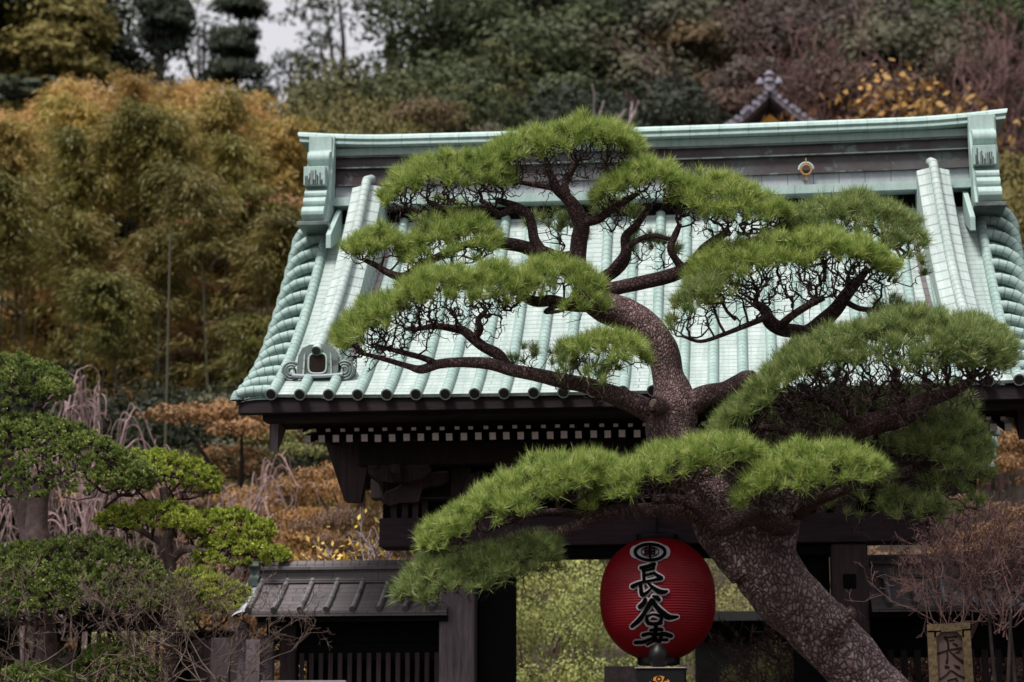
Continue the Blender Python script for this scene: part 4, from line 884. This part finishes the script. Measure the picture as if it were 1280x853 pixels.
# ------------------------------------------------------------------ bare shrubs and trees
def bare(p,d,l,r,depth,mb,spread=.5,gr=.0,kids=(2,3),shr=.74,seg=3,minr=.003,sides=4,jit=.13):
    pts=[p]; dd=d
    for i in range(seg):
        dd=norm(dd+rng.normal(0,jit,3)+np.array((0,0,gr))); pts.append(pts[-1]+dd*l/seg)
    mb.tube(pts,list(np.linspace(r,max(minr,r*.72),len(pts))),sides if r>.012 else 3,caps=False)
    if depth<=0: return
    for k in range(random.randint(*kids)):
        a=pts[-1] if k==0 else pts[random.randint(1,seg)]
        bare(a,norm(dd+rng.normal(0,spread,3)),l*shr*random.uniform(.75,1.15),max(minr,r*.66),depth-1,mb,spread,gr,kids,shr,seg,minr,sides,jit)
def crown_shrub(name,label,px,Y,z,n,l,r,depth,mat,w=.3,spread=.55,minr=.0028,shr=.74,gr=.02):
    q=P(px,800,Y); root=thing(name,label,'shrub',(q[0],Y,0)); mb=MB(); tk=MB()
    for t in range(3):
        a=t*2.1; tk.tube(catmull([(.05*cos(a),.05*sin(a),0),(.1*cos(a),.1*sin(a),z*.5),(.12*cos(a+1),.12*sin(a+1),z)],4),list(np.linspace(.03,.014,9)),7,caps=False)
    for k in range(n):
        a=rng.uniform(0,2*pi); s_=np.array((.1*cos(a),.1*sin(a),z-rng.uniform(0,.25))); e=np.array((w*rng.uniform(-1,1),w*.6*rng.uniform(-1,1),z+rng.uniform(.0,.3)))
        mb.tube([s_,(s_+e)/2+rng.normal(0,.03,3),e],[r*1.3,r*1.1,r],5,caps=False)
        bare(e,norm(np.array((e[0]*1.2,e[1],.55))+rng.normal(0,.3,3)),l,r,depth,mb,spread,gr,(2,3),shr,minr=minr)
    mb.build('bough',M[mat],root,True); tk.build('stem',M['treebark'],root,True); return root
def bare_plant(name,label,cat,px,Y,z,stems,l,r,depth,mat,group=None,spread=.5,gr=.05,kids=(2,3),fan=.6,minr=.003,shr=.76,part='stem',width=.15,z0=None,lean=(0,0)):
    q=P(px,800,Y); root=thing(name,label,cat,(q[0],Y,H(q[0],Y)),group)
    mb=MB()
    for k in range(stems):
        d=norm(np.array((rng.normal(0,fan)+lean[0],rng.normal(0,fan*.6)+lean[1],1.)))
        st=np.array((rng.normal(0,width),rng.normal(0,width*.5),0.))
        st2=np.array((st[0]*1.1,st[1],z))
        if z>0: mb.tube([st,(st+st2)/2+rng.normal(0,.04,3),st2],[r*1.5,r*1.2,r],6,caps=False)
        bare(st2 if z>0 else st,d,l,r,depth,mb,spread,gr,kids,shr,minr=minr)
    o=mb.build(part,M[mat],root,True); return root
for px,Y,z,n,w,lab in ((20,-.9,2.35,10,.62,'twiggy bare shrub at the lower left corner'),(110,-.8,2.4,9,.6,'twiggy bare shrub in front of the black slatted gate'),(190,-.6,2.3,8,.5,'twiggy bare shrub before the tiled roof of the small gate'),(272,-.8,2.35,10,.45,'twiggy bare shrub overlapping the left end of the low wall')):
    crown_shrub('bare_shrub',lab,px,Y,z,n,.38,.0055,5,'bare',w,gr=.05,minr=.0022,shr=.72)
for px,Y,z,n,w,mt,lab in ((1196,-1.2,2.75,19,.32,'barered','reddish bare twiggy shrub over the right-hand wall, nearest the gate'),(1255,-1.4,2.85,22,.36,'barered','paler pinkish bare twiggy shrub over the right-hand wall, at the frame edge'),(1305,-1.1,2.9,16,.32,'barered','bare shrub just past the right edge, leaning in over the wall')):
    crown_shrub('bare_shrub',lab,px,Y,z,n,.33,.0062,5,mt,w,shr=.73,gr=.05,minr=.0022)
for i,(px,Y,l,dep,mt,lab) in enumerate(((700,24,2.6,5,'palebark','pale bare tree rising behind the middle of the ridge'),(770,26,2.8,5,'palebark','second pale bare tree right of the pine top, behind the ridge'),(372,20,3.0,4,'palebark','pale bare tree right of the bamboo, behind the left ridge tip'),
    (850,30,3.3,6,'barered','mauve leafless tree left of the small tiled gable'),(905,32,3.2,6,'barered','mauve leafless tree just behind the small tiled gable'),(960,33,3.2,6,'barered','mauve leafless tree right of the small tiled gable'),(1020,30,2.8,6,'barered','low leafless reddish tree between gable and yellow-leaved tree'),
    (1190,29,3.3,6,'barered','reddish leafless tree above the right end of the ridge'),(1240,27,3.3,6,'barered','reddish leafless tree right of the ridge tip'),(1290,27,3.4,6,'barered','reddish leafless tree at the right edge'),(1150,34,3.3,6,'barered','reddish leafless tree behind the yellow-leaved tree'),(1225,35,3.6,6,'barered','tall reddish leafless tree high on the right'),(1285,36,3.6,6,'barered','tall reddish leafless tree in the upper right corner'))):
    bare_plant('bare_tree',lab,'tree',px,Y,1.5 if dep<6 else 1.,3,l,.075 if dep<6 else .07,dep,mt,spread=.42,gr=.06,fan=.35,minr=.012 if dep==6 else .014,shr=.74,part='branches' if 0 else 'bough',width=.3)
# pale trunks and red twigs just behind the left wing
for px,Y,lab in ((452,2.2,'thin pale bare sapling behind the left low wall'),(478,2.0,'two-stemmed pale sapling under the beam end, behind the left low wall'),(430,3.2,'thin grey bare sapling left of the gable bracket')):
    bare_plant('bare_sapling',lab,'sapling',px,Y,2.6,3,.55,.018,4,'palebark',spread=.45,gr=.05,fan=.35,width=.15,minr=.004)
for px,Y,lab in ((1095,3.,'leafless reddish shrub behind the wall, just right of the post'),(1165,3.2,'leafless reddish shrub behind the wall under the right pads'),(1235,3.4,'leafless reddish shrub behind the wall at the right'),(1290,3.,'leafless reddish shrub behind the wall, past the right edge')):
    bare_plant('bare_shrub',lab,'shrub',px,Y,1.8,14,.55,.016,5,'barered',spread=.5,gr=.04,fan=.6,width=.5,minr=.005,shr=.76)

# weeping bare cherry trees
def weeping(label,px,Y,top,w,mat,n=34,trunk=True):
    q=P(px,top,Y); bz=H(q[0],Y); root=thing('weeping_tree',label,'tree',(q[0],Y,bz)); h=q[2]-bz
    mb=MB(); mb.tube(catmull([(0,0,0),(.1,0,h*.3),(-.08,.05,h*.6),(.05,0,h*.85)],5),list(np.linspace(.16,.06,16)),8,caps=False); mb.build('trunk',M['greybark'],root,True)
    mb=MB()
    for i in range(n):
        a=rng.uniform(0,2*pi); rr=rng.uniform(.25,1)*w; hh=h*rng.uniform(.80,1.04)
        e=np.array((rr*cos(a),rr*sin(a)*.8,0)); s=np.array((0,0,h*rng.uniform(.6,.85)))
        top_=e*.55+np.array((0,0,hh)); pts=catmull([s,s*.4+top_*.6,top_,e*.85+np.array((0,0,hh-.25*h*.3)),e+np.array((0,0,hh-rng.uniform(.3,1.1)))],5)
        mb.tube(pts,list(np.linspace(.016,.007,len(pts))),4,caps=False)
        for k in range(7):
            j=random.randint(4,len(pts)-2); p=np.array(pts[j]); o=norm(rng.normal(0,1,3)); o[2]=abs(o[2])*.2
            l=rng.uniform(.2,.8); q2=[p,p+o*.16+np.array((0,0,.05)),p+o*.28-np.array((0,0,.25*l)),p+o*.32-np.array((0,0,l*.9))+rng.normal(0,.05,3)]
            mb.tube(catmull(q2,3),list(np.linspace(.009,.004,10)),3,caps=False)
    mb.build('hanging_branches' if 0 else 'bough',M[mat],root,True); return root
weeping('pinkish weeping bare cherry behind the clipped trees at left',120,6,492,1.5,'barepink',20)
weeping('small pinkish weeping bare cherry at the far left behind the clipped tree',50,5.5,520,.9,'barepink',16)
weeping('weeping bare cherry right of the yellow-green clipped tree, before the orange maples',305,7.5,572,1.1,'barepink',14)
weeping('pale weeping bare cherry low between the two clipped trees',130,4,598,1.2,'barepink',20)

# ------------------------------------------------------------------ leafy trees of the hillside
def crown_mesh(clumps,leaf,nper,rad_jit=.10,flat=.7,aspect=.55,seed=0):
    rg=np.random.default_rng(seed); out=[]
    for (c,r) in clumps:
        n=int(nper*(r**2)); d=norm(rg.normal(0,1,(n,3))); d[:,2]=np.where(d[:,2]<-.08,-d[:,2],d[:,2])
        rr=r*(1+rg.normal(0,rad_jit,(n,1)))*(1+.18*np.sin(d[:,:1]*7+c[0])*np.cos(d[:,1:2]*6+c[1])); rr*=np.where(rg.random((n,1))<.2,rg.uniform(.5,1,(n,1)),1)
        p=np.array(c)+d*rr*np.array((1,1,flat)); nn=norm(d+rg.normal(0,.55,(n,3))); a=norm(np.cross(nn,rg.normal(0,1,(n,3)))); b=np.cross(nn,a)
        s=leaf*rg.uniform(.6,1.3,(n,1)); out.append(np.stack([p-a*s*.5,p+b*s*aspect*.5,p+a*s*.5,p-b*s*aspect*.5],1))
    return np.concatenate(out)
def clumps_round(h,w,n,seed,lo=.35):
    rg=np.random.default_rng(seed); L=[]
    for i in range(n):
        t=rg.random(); z=h*(lo+(1-lo)*t); wr=w*math.sqrt(max(.05,1-((t-.35)/.72)**2)); a=rg.uniform(0,2*pi); rr=wr*math.sqrt(rg.random())*.85
        L.append(((rr*cos(a),rr*sin(a),z-.08*h),w*rg.uniform(.22,.40)))
    return L
def conifer(h,w,seed,dens=1.0):
    rg=np.random.default_rng(seed); L=[]
    for i in range(int(46*dens)):
        t=rg.random()**.8; z=h*(.25+.75*t); wr=w*(1-t)**.7+.15; a=rg.uniform(0,2*pi); rr=wr*rg.uniform(.3,1)
        L.append(((rr*cos(a),rr*sin(a),z),rg.uniform(.45,.95)*(w/2.)))
    return L
protos={}
def proto(key,h,w,clumps,leaf,nper,flat,seed,mat='crown',tw=.16,bark='treebark',aspect=.55):
    V=crown_mesh(clumps,leaf,nper,flat=flat,seed=seed,aspect=aspect)
    o=fastmesh('crown',V,4,M[mat]); me=o.data; bpy.data.objects.remove(o)
    mb=MB(); rg=np.random.default_rng(seed); tp=np.array((rg.normal(0,.2),0,h*.8))
    mb.tube(catmull([(0,0,-.5),(.1,0,h*.25),(-.1,.1,h*.5),tp],4),list(np.linspace(tw*1.3,tw*.3,13)),8,caps=False)
    for c,r in clumps[::2]:
        c=np.array(c); zz=max(h*.15,c[2]-.35*math.hypot(c[0],c[1])-.4); s=np.array((0,0,min(zz,h*.75)))
        mb.tube(catmull([s,(s+c)/2+rg.normal(0,.12,3),c],3),list(np.linspace(tw*.5,tw*.12,7)),5,caps=False)
    t=mb.build('trunk',M[bark],None,True); tm=t.data; bpy.data.objects.remove(t)
    protos[key]=(me,tm)
proto('round0',8,3.2,clumps_round(8,3.2,30,1),.13,1500,.72,1)
proto('round1',8,2.8,clumps_round(8,2.8,26,2),.13,1500,.62,2)
proto('round2',8,3.6,clumps_round(8,3.6,34,3),.13,1500,.8,3)
proto('con0',13,2.0,conifer(13,2.0,4,1.7),.14,1300,.5,4,tw=.11)
proto('con1',13,1.8,conifer(13,1.8,5,1.3),.14,1300,.45,5,tw=.11)
def loose(h,w,n,seed,lo=.45):
    rg=np.random.default_rng(seed); L=[]
    for i in range(n):
        z=h*rg.uniform(lo,1); a=rg.uniform(0,2*pi); rr=w*rg.uniform(.2,1)*(1.1-(z/h-lo)/(1-lo)*.6); L.append(((rr*cos(a),rr*sin(a),z),rg.uniform(.3,.75)))
    return L
proto('loose0',11,2.6,loose(11,2.6,30,6),.12,420,.4,6,tw=.17)
proto('loose1',11,2.4,loose(11,2.4,24,7),.12,420,.4,7,tw=.17)
def layered(h,w,seed):
    rg=np.random.default_rng(seed); L=[]
    for i in range(46):
        z=h*rg.uniform(.25,1); a=rg.uniform(0,2*pi); rr=w*rg.uniform(.1,1)*math.sqrt(max(.05,1.05-(z/h)**3)); L.append(((rr*cos(a),rr*sin(a),z),rg.uniform(.35,.6)))
    return L
proto('maple0',5,2.0,layered(5,2.0,8),.055,3200,.38,8,tw=.1)
proto('maple1',5,2.2,layered(5,2.2,9),.055,3200,.34,9,tw=.1)
proto('bush0',4,1.7,clumps_round(4,1.7,34,10,.1),.055,2600,.8,10,tw=.07,bark='bare')
proto('sparse0',5,2.0,[(c,r*1.0) for c,r in layered(5,2.0,12)],.11,90,.8,12,tw=.07,bark='bare')
nth=['first','second','third','fourth','fifth','sixth','seventh','eighth','ninth','tenth','eleventh','twelfth','thirteenth','fourteenth']
def tree(key,px,Y,top,colr,label,group,cat='tree',name='hill_tree',rz=None,wide=1.):
    q=P(px,top,Y); bz=H(q[0],Y)
    h={'round':8,'con':13,'loose':11,'maple':5,'bush':4,'sparse':5}[key[:-1]]; sc=max(.3,(q[2]-bz)/h/1.02)
    root=thing(name,label,cat,(q[0],Y,bz),group,random.uniform(0,6) if rz is None else rz); root.scale=(sc*wide,sc*wide,sc)
    for nm,me in (('crown',protos[key][0]),('trunk',protos[key][1])):
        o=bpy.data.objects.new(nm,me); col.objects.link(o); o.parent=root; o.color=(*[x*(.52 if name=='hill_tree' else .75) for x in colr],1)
    return root
G1=(.10,.125,.05); G2=(.17,.165,.06); BR1=(.24,.165,.085); BR2=(.27,.16,.10); DK=(.05,.062,.038); OL=(.24,.20,.06); GY=(.19,.18,.12); PU=(.15,.11,.10); RB=(.16,.09,.07)
rows=[
 ('back row on the hill crest',52,[(660,-40,G1,'round0',.7),(720,-40,DK,'round2',1),(790,-60,G1,'round1',1),(880,-50,DK,'round0',1),(980,-60,G1,'round2',1),(1080,-50,DK,'round0',1),(1180,-60,DK,'round2',1),(1290,-60,DK,'round1',1)]),
 ('middle row of the hill',40,[(500,100,G2,'round1',.5),(585,40,GY,'round0',.6),(640,-8,G1,'round2',1),(735,10,DK,'round2',1),(825,-10,GY,'round0',1.1),(925,15,BR1,'round1',1),(1010,20,PU,'round2',1),(1100,0,GY,'round0',1),(1190,10,G1,'round2',1),(1285,5,DK,'round1',1)]),
 ('nearer row of the hill',30,[(395,130,OL,'round1',.7),(445,118,G2,'round2',.7),(560,66,G1,'round0',.8),(625,62,G2,'loose0',.8),(700,95,G1,'round1',1),(800,88,DK,'round0',1),(905,70,PU,'round1',.9),(990,75,RB,'round1',1),(1090,85,RB,'round0',.9),(1275,180,OL,'round1',.9)]),
 ('front row just behind the ridge',21,[(345,150,OL,'round1',.8),(440,128,OL,'round2',.5),(495,126,OL,'round0',.45),(540,134,BR1,'maple0',.7),(590,108,G2,'loose0',.6),(645,124,GY,'round1',.45),(400,170,OL,'maple1',1),(1262,185,OL,'round0',.7)]),
]
kindw={DK:'dark green evergreen tree',G1:'deep green evergreen tree',G2:'mid green leafy tree',GY:'grey-green leafy tree',BR1:'brown-leaved tree',BR2:'russet-leaved tree',OL:'olive green tree',PU:'dull purplish brown tree',RB:'reddish brown tree'}
for rn,Y,L in rows:
    for i,(px,top,c,key,wd) in enumerate(L):
        tree(key,px,Y+rng.uniform(-1.5,1.5),top,c,'%s, %s from the left in the %s'%(kindw[c],nth[i],rn),'trees on the hillside behind the gate',wide=wd)
# tall dark conifers and loose pines against the sky at the upper left
for i,(key,px,Y,top,c,wd,lab) in enumerate((('con0',30,38,-70,DK,2.0,'broad dark conifer in the upper left corner'),('con0',72,36,-10,OL,1.2,'olive conifer beside the corner conifer at upper left'),('con0',205,44,-80,DK,.6,'tall narrow dark conifer against the sky, left of its pair'),
   ('con1',300,45,-80,DK,.6,'tall narrow dark conifer against the sky, right of its pair'),('loose0',258,50,-20,DK,.8,'thin loose pine between the two tall dark conifers'),('loose1',150,48,-30,G1,.8,'loose open pine with sky gaps right of the corner conifer'),('loose0',375,46,5,DK,.8,'loose pine right of the tall conifers against the sky'),('loose1',430,50,-30,DK,1.0,'open pine with sky showing through, above the left ridge tip'),('loose1',500,54,-40,DK,.9,'open pine against the sky left of the big evergreens'),
   ('round1',345,36,125,DK,.7,'low dark conifer under the sky gap'),('round1',185,36,128,G1,.7,'dark tree crown at the foot of the sky gap, left side'),('round0',420,38,118,DK,.6,'dark tree crown at the foot of the sky gap, right side'))):
    tree(key,px,Y,top,c,lab,'dark trees against the sky',wide=wd,name='conifer_tree' if key[:3]=='con' else 'pine_tree')
# orange and brown maples between bamboo and gate
OR=(.42,.23,.085); OR2=(.34,.18,.085); OG=(.17,.18,.06); BR3=(.22,.13,.09)
for i,(px,Y,top,c,key,wd,lab) in enumerate(((300,10,505,OR2,'maple0',1.1,'orange-brown maple below the left roof corner'),(250,11,540,(.10,.11,.045),'maple1',.9,'dark green maple left of the roof corner'),(370,9,575,OR,'maple1',.8,'bright orange maple under the eave'),(440,8,575,OR2,'maple0',.7,'orange maple beside the gable bracket'),(405,10,530,OG,'maple0',.9,'half green maple under the left eave'),(345,7.5,625,OR2,'maple1',.8,'low russet maple behind the low wall'),
    (420,6.5,640,BR3,'maple0',.6,'low brown maple just behind the low wall ridge'),(230,9,600,BR3,'maple0',.8,'dull brown maple behind the clipped trees'),(320,16,400,BR3,'maple0',1.2,'brown tree between bamboo and roof verge'),(365,17,240,OR2,'maple1',1.0,'rusty orange tree next to the upper roof verge'),(330,15,440,GY,'maple1',1.1,'grey-green tree between bamboo and lower roof verge'),(1262,7,545,OR2,'maple0',.9,'orange-brown maple at the right edge below the eave'),(1200,9,600,BR3,'maple1',.9,'brown maple behind the right low wall'),
    (500,12,600,BR1,'maple0',1,'brown tree seen under the crossbeam'),(620,13,640,OG,'maple1',1,'green-brown tree seen through the gate opening'))):
    tree(key,px,Y,top,c,lab,'autumn maples behind the gate',name='maple_tree',wide=wd)
# bushes seen through the gate opening
YG=(.42,.44,.15); YG2=(.36,.32,.13)
for px,Y,top,c,lab,wd in ((690,6,692,YG,'bright yellow-green bush left of the red lantern, seen through the gate',.75),(740,7.5,700,YG,'yellow-green bush directly behind the left of the lantern',.8),(645,8,705,YG2,'olive yellow bush beside the left main post, seen through the gate',.8),(925,7,725,YG2,'yellowish bush between lantern and pine trunk',.6),(950,4.2,808,YG2,'low yellowish bush at the foot of the pine trunk, seen through the gate',.55),(1110,6,800,YG2,'dull yellow bush behind the slats of the right-hand wall',.6),(180,3.5,760,YG,'bright bush behind the bars of the black slatted gate',.6),(640,11,660,OG,'dark green bush further back in the gate opening',.8),(860,12,690,OG,'dark bush behind the lantern',.9)):
    tree('bush0',px,Y,top,c,lab,'bushes beyond the gate','bush','leafy_bush',wide=wd)
for px,Y,top,c,lab in ((430,3.2,668,(.95,.62,.16),'sparse shrub with orange-yellow leaves above the left low wall'),(400,4,685,(.8,.6,.2),'thin yellow-leaved shrub above the ridge end of the left low wall'),(1130,24,80,(.5,.28,.09),'yellow-orange leaved tree behind the right part of the ridge'),(1175,25,100,(.4,.23,.08),'orange-leaved tree left of the right ridge tip'),(1060,24,128,(.3,.15,.08),'low rusty-leaved tree right of the tiled gable'),(510,3,635,(.8,.6,.1),'yellow-leaved twig shrub seen above the crossbeam')):
    tree('sparse0',px,Y,top,c,lab,None,'shrub' if Y<10 else 'tree','autumn_shrub' if Y<10 else 'autumn_tree',wide=.75 if Y<10 else .9)

a=P(868,772,5.2); b=P(1030,772,5.2); m=MB(); m.box(a[0],b[0],5.2,5.4,0,a[2]-.05); sc_=m.build('dark_board_wall',M['black']); tag(sc_,'low black board wall seen through the gate right of the lantern','wall')
m=MB(); m.prism([(5.05,a[2]-.05),(5.3,a[2]+.08),(5.55,a[2]-.05)],a[0]-.1,b[0]+.1,'x'); o=m.build('coping',M['black'],sc_)
# bamboo grove
def bamboo_proto(seed,h=11):
    rg=np.random.default_rng(seed); lx=rg.uniform(-1,1)*1.1; 
    cp=catmull([(0,0,-.3),(lx*.05,0,h*.3),(lx*.25,.1,h*.65),(lx*.6,.2,h*.9),(lx*1.0,.3,h)],8)
    mb=MB(); mb.tube(cp,list(np.linspace(.034,.010,len(cp))),7,caps=False); t=mb.build('culm',M['culm'],None,True); tm=t.data; bpy.data.objects.remove(t)
    out=[]; cp=np.array(cp)
    for k in range(110):
        f=1-.33*rg.random()**1.15 if k<98 else rg.choice((.42,.5,.58))+rg.uniform(-.02,.02); j=min(int(len(cp)*f),len(cp)-1); p=cp[j]; a=rg.uniform(0,2*pi)
        L=rg.uniform(.4,1.3)*(1.55-1.0*f); dr=np.array((cos(a),sin(a),rg.uniform(.2,.9))); n=74; t=rg.random(n)[:,None]
        b=p+dr*L*t+rg.normal(0,.055,(n,3))*(.5+t); b[:,2]-=L*.75*t[:,0]**2
        d=norm(np.array((cos(a)*.6,sin(a)*.6,-.55))+rg.normal(0,.38,(n,3))); s=norm(np.cross(d,rg.normal(0,1,(n,3)))); l=rg.uniform(.09,.19,(n,1))
        out.append(np.stack([b,b+d*l*.4+s*.012,b+d*l,b+d*l*.4-s*.012],1))
    o=fastmesh('foliage',np.concatenate(out),4,M['bambooleaf']); me=o.data; bpy.data.objects.remove(o); return me,tm
bp=[bamboo_proto(20+i) for i in range(4)]
bi=0
tops=[(-40,165),(0,140),(30,165),(60,140),(100,118),(140,140),(170,120),(200,92),(240,125),(270,132),(300,140),(330,150),(355,178),(372,215)]
for r_,(Y,n,dy) in enumerate(((20,17,0),(18,14,30),(16,10,75),(14.,6,150),(12.5,3,290))):
    TI=[(1.35,1.08,.92),(1.1,1.02,.68),(.62,.66,.40),(.42,.47,.28),(.36,.42,.24)][r_]  # front rows darker: shade low in the grove put into the tint
    for k in range(n):
        px=-50+k*(420/(n-1))+rng.uniform(-12,12); top=float(np.interp(px,[a for a,_ in tops],[b for _,b in tops]))+dy*rng.uniform(.5,1.2)+rng.uniform(-30,22)
        if r_>=3: px=min(px,330)
        q=P(px,top,Y); bz=H(q[0],Y); root=thing('bamboo_plant','feathery golden green bamboo in the grove left of the gate','bamboo',(q[0],Y+rng.uniform(-.8,.8),bz),'bamboo grove',rng.uniform(0,6)); sc=(q[2]-bz)/11; root.scale=(1,1,max(.4,sc))
        f,t=bp[bi%4]; bi+=1
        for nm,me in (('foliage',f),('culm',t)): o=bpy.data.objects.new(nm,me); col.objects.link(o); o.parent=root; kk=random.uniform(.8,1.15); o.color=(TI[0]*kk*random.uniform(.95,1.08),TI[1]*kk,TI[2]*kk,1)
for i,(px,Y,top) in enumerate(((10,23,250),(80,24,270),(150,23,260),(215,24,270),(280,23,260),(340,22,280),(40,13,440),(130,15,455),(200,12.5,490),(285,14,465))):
    tree('round%d'%(i%3),px,Y,top,(.03,.035,.018),'added dark shrub standing in for shade deep in the bamboo grove, %s counted from the left and back'%nth[i],'shade fillers inside the bamboo grove','shrub','shade_shrub',wide=.8)  # added near-black shrubs stand in for deep shade within the grove
# one bare pale culm standing clear in front of the grove
q=P(213,285,10.5); q2=P(209,470,10.5); m=MB(); m.tube([(P(206,700,10.5)[0],10.5,H(q[0],10.5)-.1),q2,q],[.024,.022,.016],8)
o=m.build('bamboo_pole',M['culm'],None,True); tag(o,'single bare pale bamboo pole standing out against the dark grove','bamboo')

# ------------------------------------------------------------------ far hall with tiled gable
ap=P(962,112,24); hb=H(ap[0],24); hall=thing('tiled_hall','small distant hall with lavender grey tiled gable above the ridge','building',(ap[0],24,hb))
hx,hz=0,ap[2]-hb
m=MB(); m.box(-1.6,1.6,.6,4.5,-.5,hz-1.5); m.build('wall',M['plaster'],hall)
m=MB(); m.prism([(-.8,hz-1.15),(.8,hz-1.15),(0,hz-.45)],.35,.45,'y'); m.build('gable_panel',M['ochre'],hall)
m=MB()
for s in (-1,1):
    pts=[(s*(0+.02),hz-.02),(s*.45,hz-.42),(s*1.1,hz-.95),(s*1.9,hz-1.35),(s*2.2,hz-1.45)]
    poly=pts+[(x,z-.14) for x,z in pts[::-1]]; m.prism(poly,0,4.8,'y')
    for j in range(5):
        m.tube([(s*(.1+j*.42)*1.0,0.0-.03,hz-.04-.0-np.interp(.1+j*.42,[0,.45,1.1,1.9,2.2],[0,.4,.93,1.33,1.43])+.05),(s*(.1+j*.42),4.8,hz-.04-np.interp(.1+j*.42,[0,.45,1.1,1.9,2.2],[0,.4,.93,1.33,1.43])+.05)],.07,8)
    for j in range(16):
        t=.08+j*.13; z=hz-.0-np.interp(t,[0,.45,1.1,1.9,2.2],[0,.4,.93,1.33,1.43]); m.tube([(s*t,-.06,z),(s*t,.1,z)],.055,8)
m.tube([(0,-.1,hz+.06),(0,4.8,hz+.06)],.12,10)
m.build('roof',M['greytile'],hall,True)
m=MB(); m.lathe([(.02,0),(.12,.05),(.10,.15),(.14,.2),(.05,.3)],(0,-.05,hz+.1),12)
for s in (-1,1): m.lathe([(.02,0),(.09,.04),(.08,.12),(.02,.2)],(s*.2,-.05,hz+.06),10)
m.build('finial',M['greytile'],hall,True)
# pale house glimpsed between bamboo and roof
q=P(325,330,19.5); hb=H(q[0],21); ho=thing('pale_house','pale walled house glimpsed between the bamboo and the roof verge','house',(q[0],21,hb)); hh=q[2]-hb
m=MB(); m.box(-.9,.75,.0,3,-.5,hh-.5); m.build('wall',mat_flat('lavender white plaster',(.6,.56,.66),.9,.1,.15,2),ho)
m=MB(); m.prism([(-1.1,hh-.5),(.95,hh-.5),(0,hh)],-.2,3.2,'y'); m.build('roof',M['greytile'],ho)
m=MB(); m.box(-.5,-.1,-.02,.0,hh-1.5,hh-.9); m.build('window',M['black'],ho)

# ------------------------------------------------------------------ light, sky, camera
w=bpy.data.worlds.new('World'); scene.world=w; w.use_nodes=True; nt=w.node_tree; bg=nt.nodes['Background']
sky=nt.nodes.new('ShaderNodeTexSky'); sky.sky_type='NISHITA'; sky.sun_disc=False
EL,AZ=R(60),R(215)           # sun behind and left of the camera (azimuth clockwise from +Y)
sky.sun_elevation=EL; sky.sun_rotation=AZ; sky.dust_density=6.; sky.air_density=1.; sky.ozone_density=1.
hs=nt.nodes.new('ShaderNodeHueSaturation'); hs.inputs['Saturation'].default_value=.30; nt.links.new(sky.outputs[0],hs.inputs['Color']); cl=mix(nt,.8,hs.outputs[0],(12.6,12.5,13.3))
tc=nt.nodes.new('ShaderNodeTexCoord'); sp=nt.nodes.new('ShaderNodeSeparateXYZ'); nt.links.new(tc.outputs['Generated'],sp.inputs[0])
cv=N(nt,'ShaderNodeMapRange'); cv.inputs[1].default_value=0.; cv.inputs[2].default_value=1.; cv.inputs[3].default_value=.52; cv.inputs[4].default_value=1.; nt.links.new(sp.outputs[2],cv.inputs[0])   # overcast sky: zenith brighter than horizon
cm=nt.nodes.new('ShaderNodeVectorMath'); cm.operation='SCALE'; nt.links.new(cl,cm.inputs[0]); nt.links.new(cv.outputs[0],cm.inputs['Scale']); nt.links.new(cm.outputs[0],bg.inputs[0])
bg.inputs[1].default_value=.074
sl=bpy.data.lights.new('sun','SUN'); sl.energy=3.3; sl.angle=R(16); sl.color=(1,.97,.93); so=bpy.data.objects.new('sun',sl); col.objects.link(so)
dirv=Vector((sin(AZ)*cos(EL),cos(AZ)*cos(EL),sin(EL))); so.rotation_euler=dirv.to_track_quat('Z','Y').to_euler(); so.location=dirv*50
cam=bpy.data.cameras.new('camera'); co=bpy.data.objects.new('camera',cam); col.objects.link(co); scene.camera=co
cam.sensor_width=36; cam.lens=36*FPX/1280; cam.clip_start=.5; cam.clip_end=3000
co.matrix_world=Matrix(((RT[0],UP[0],-FW[0],CAM[0]),(RT[1],UP[1],-FW[1],CAM[1]),(RT[2],UP[2],-FW[2],CAM[2]),(0,0,0,1)))
cam.dof.use_dof=True; cam.dof.focus_distance=17.2; cam.dof.aperture_fstop=1.5; cam.dof.aperture_blades=0
vs_=scene.view_settings; vs_.view_transform='Standard'; vs_.look='None'; vs_.exposure=.5; vs_.gamma=1; vs_.use_curve_mapping=False
scene.cycles.max_bounces=6; scene.cycles.use_denoising=True
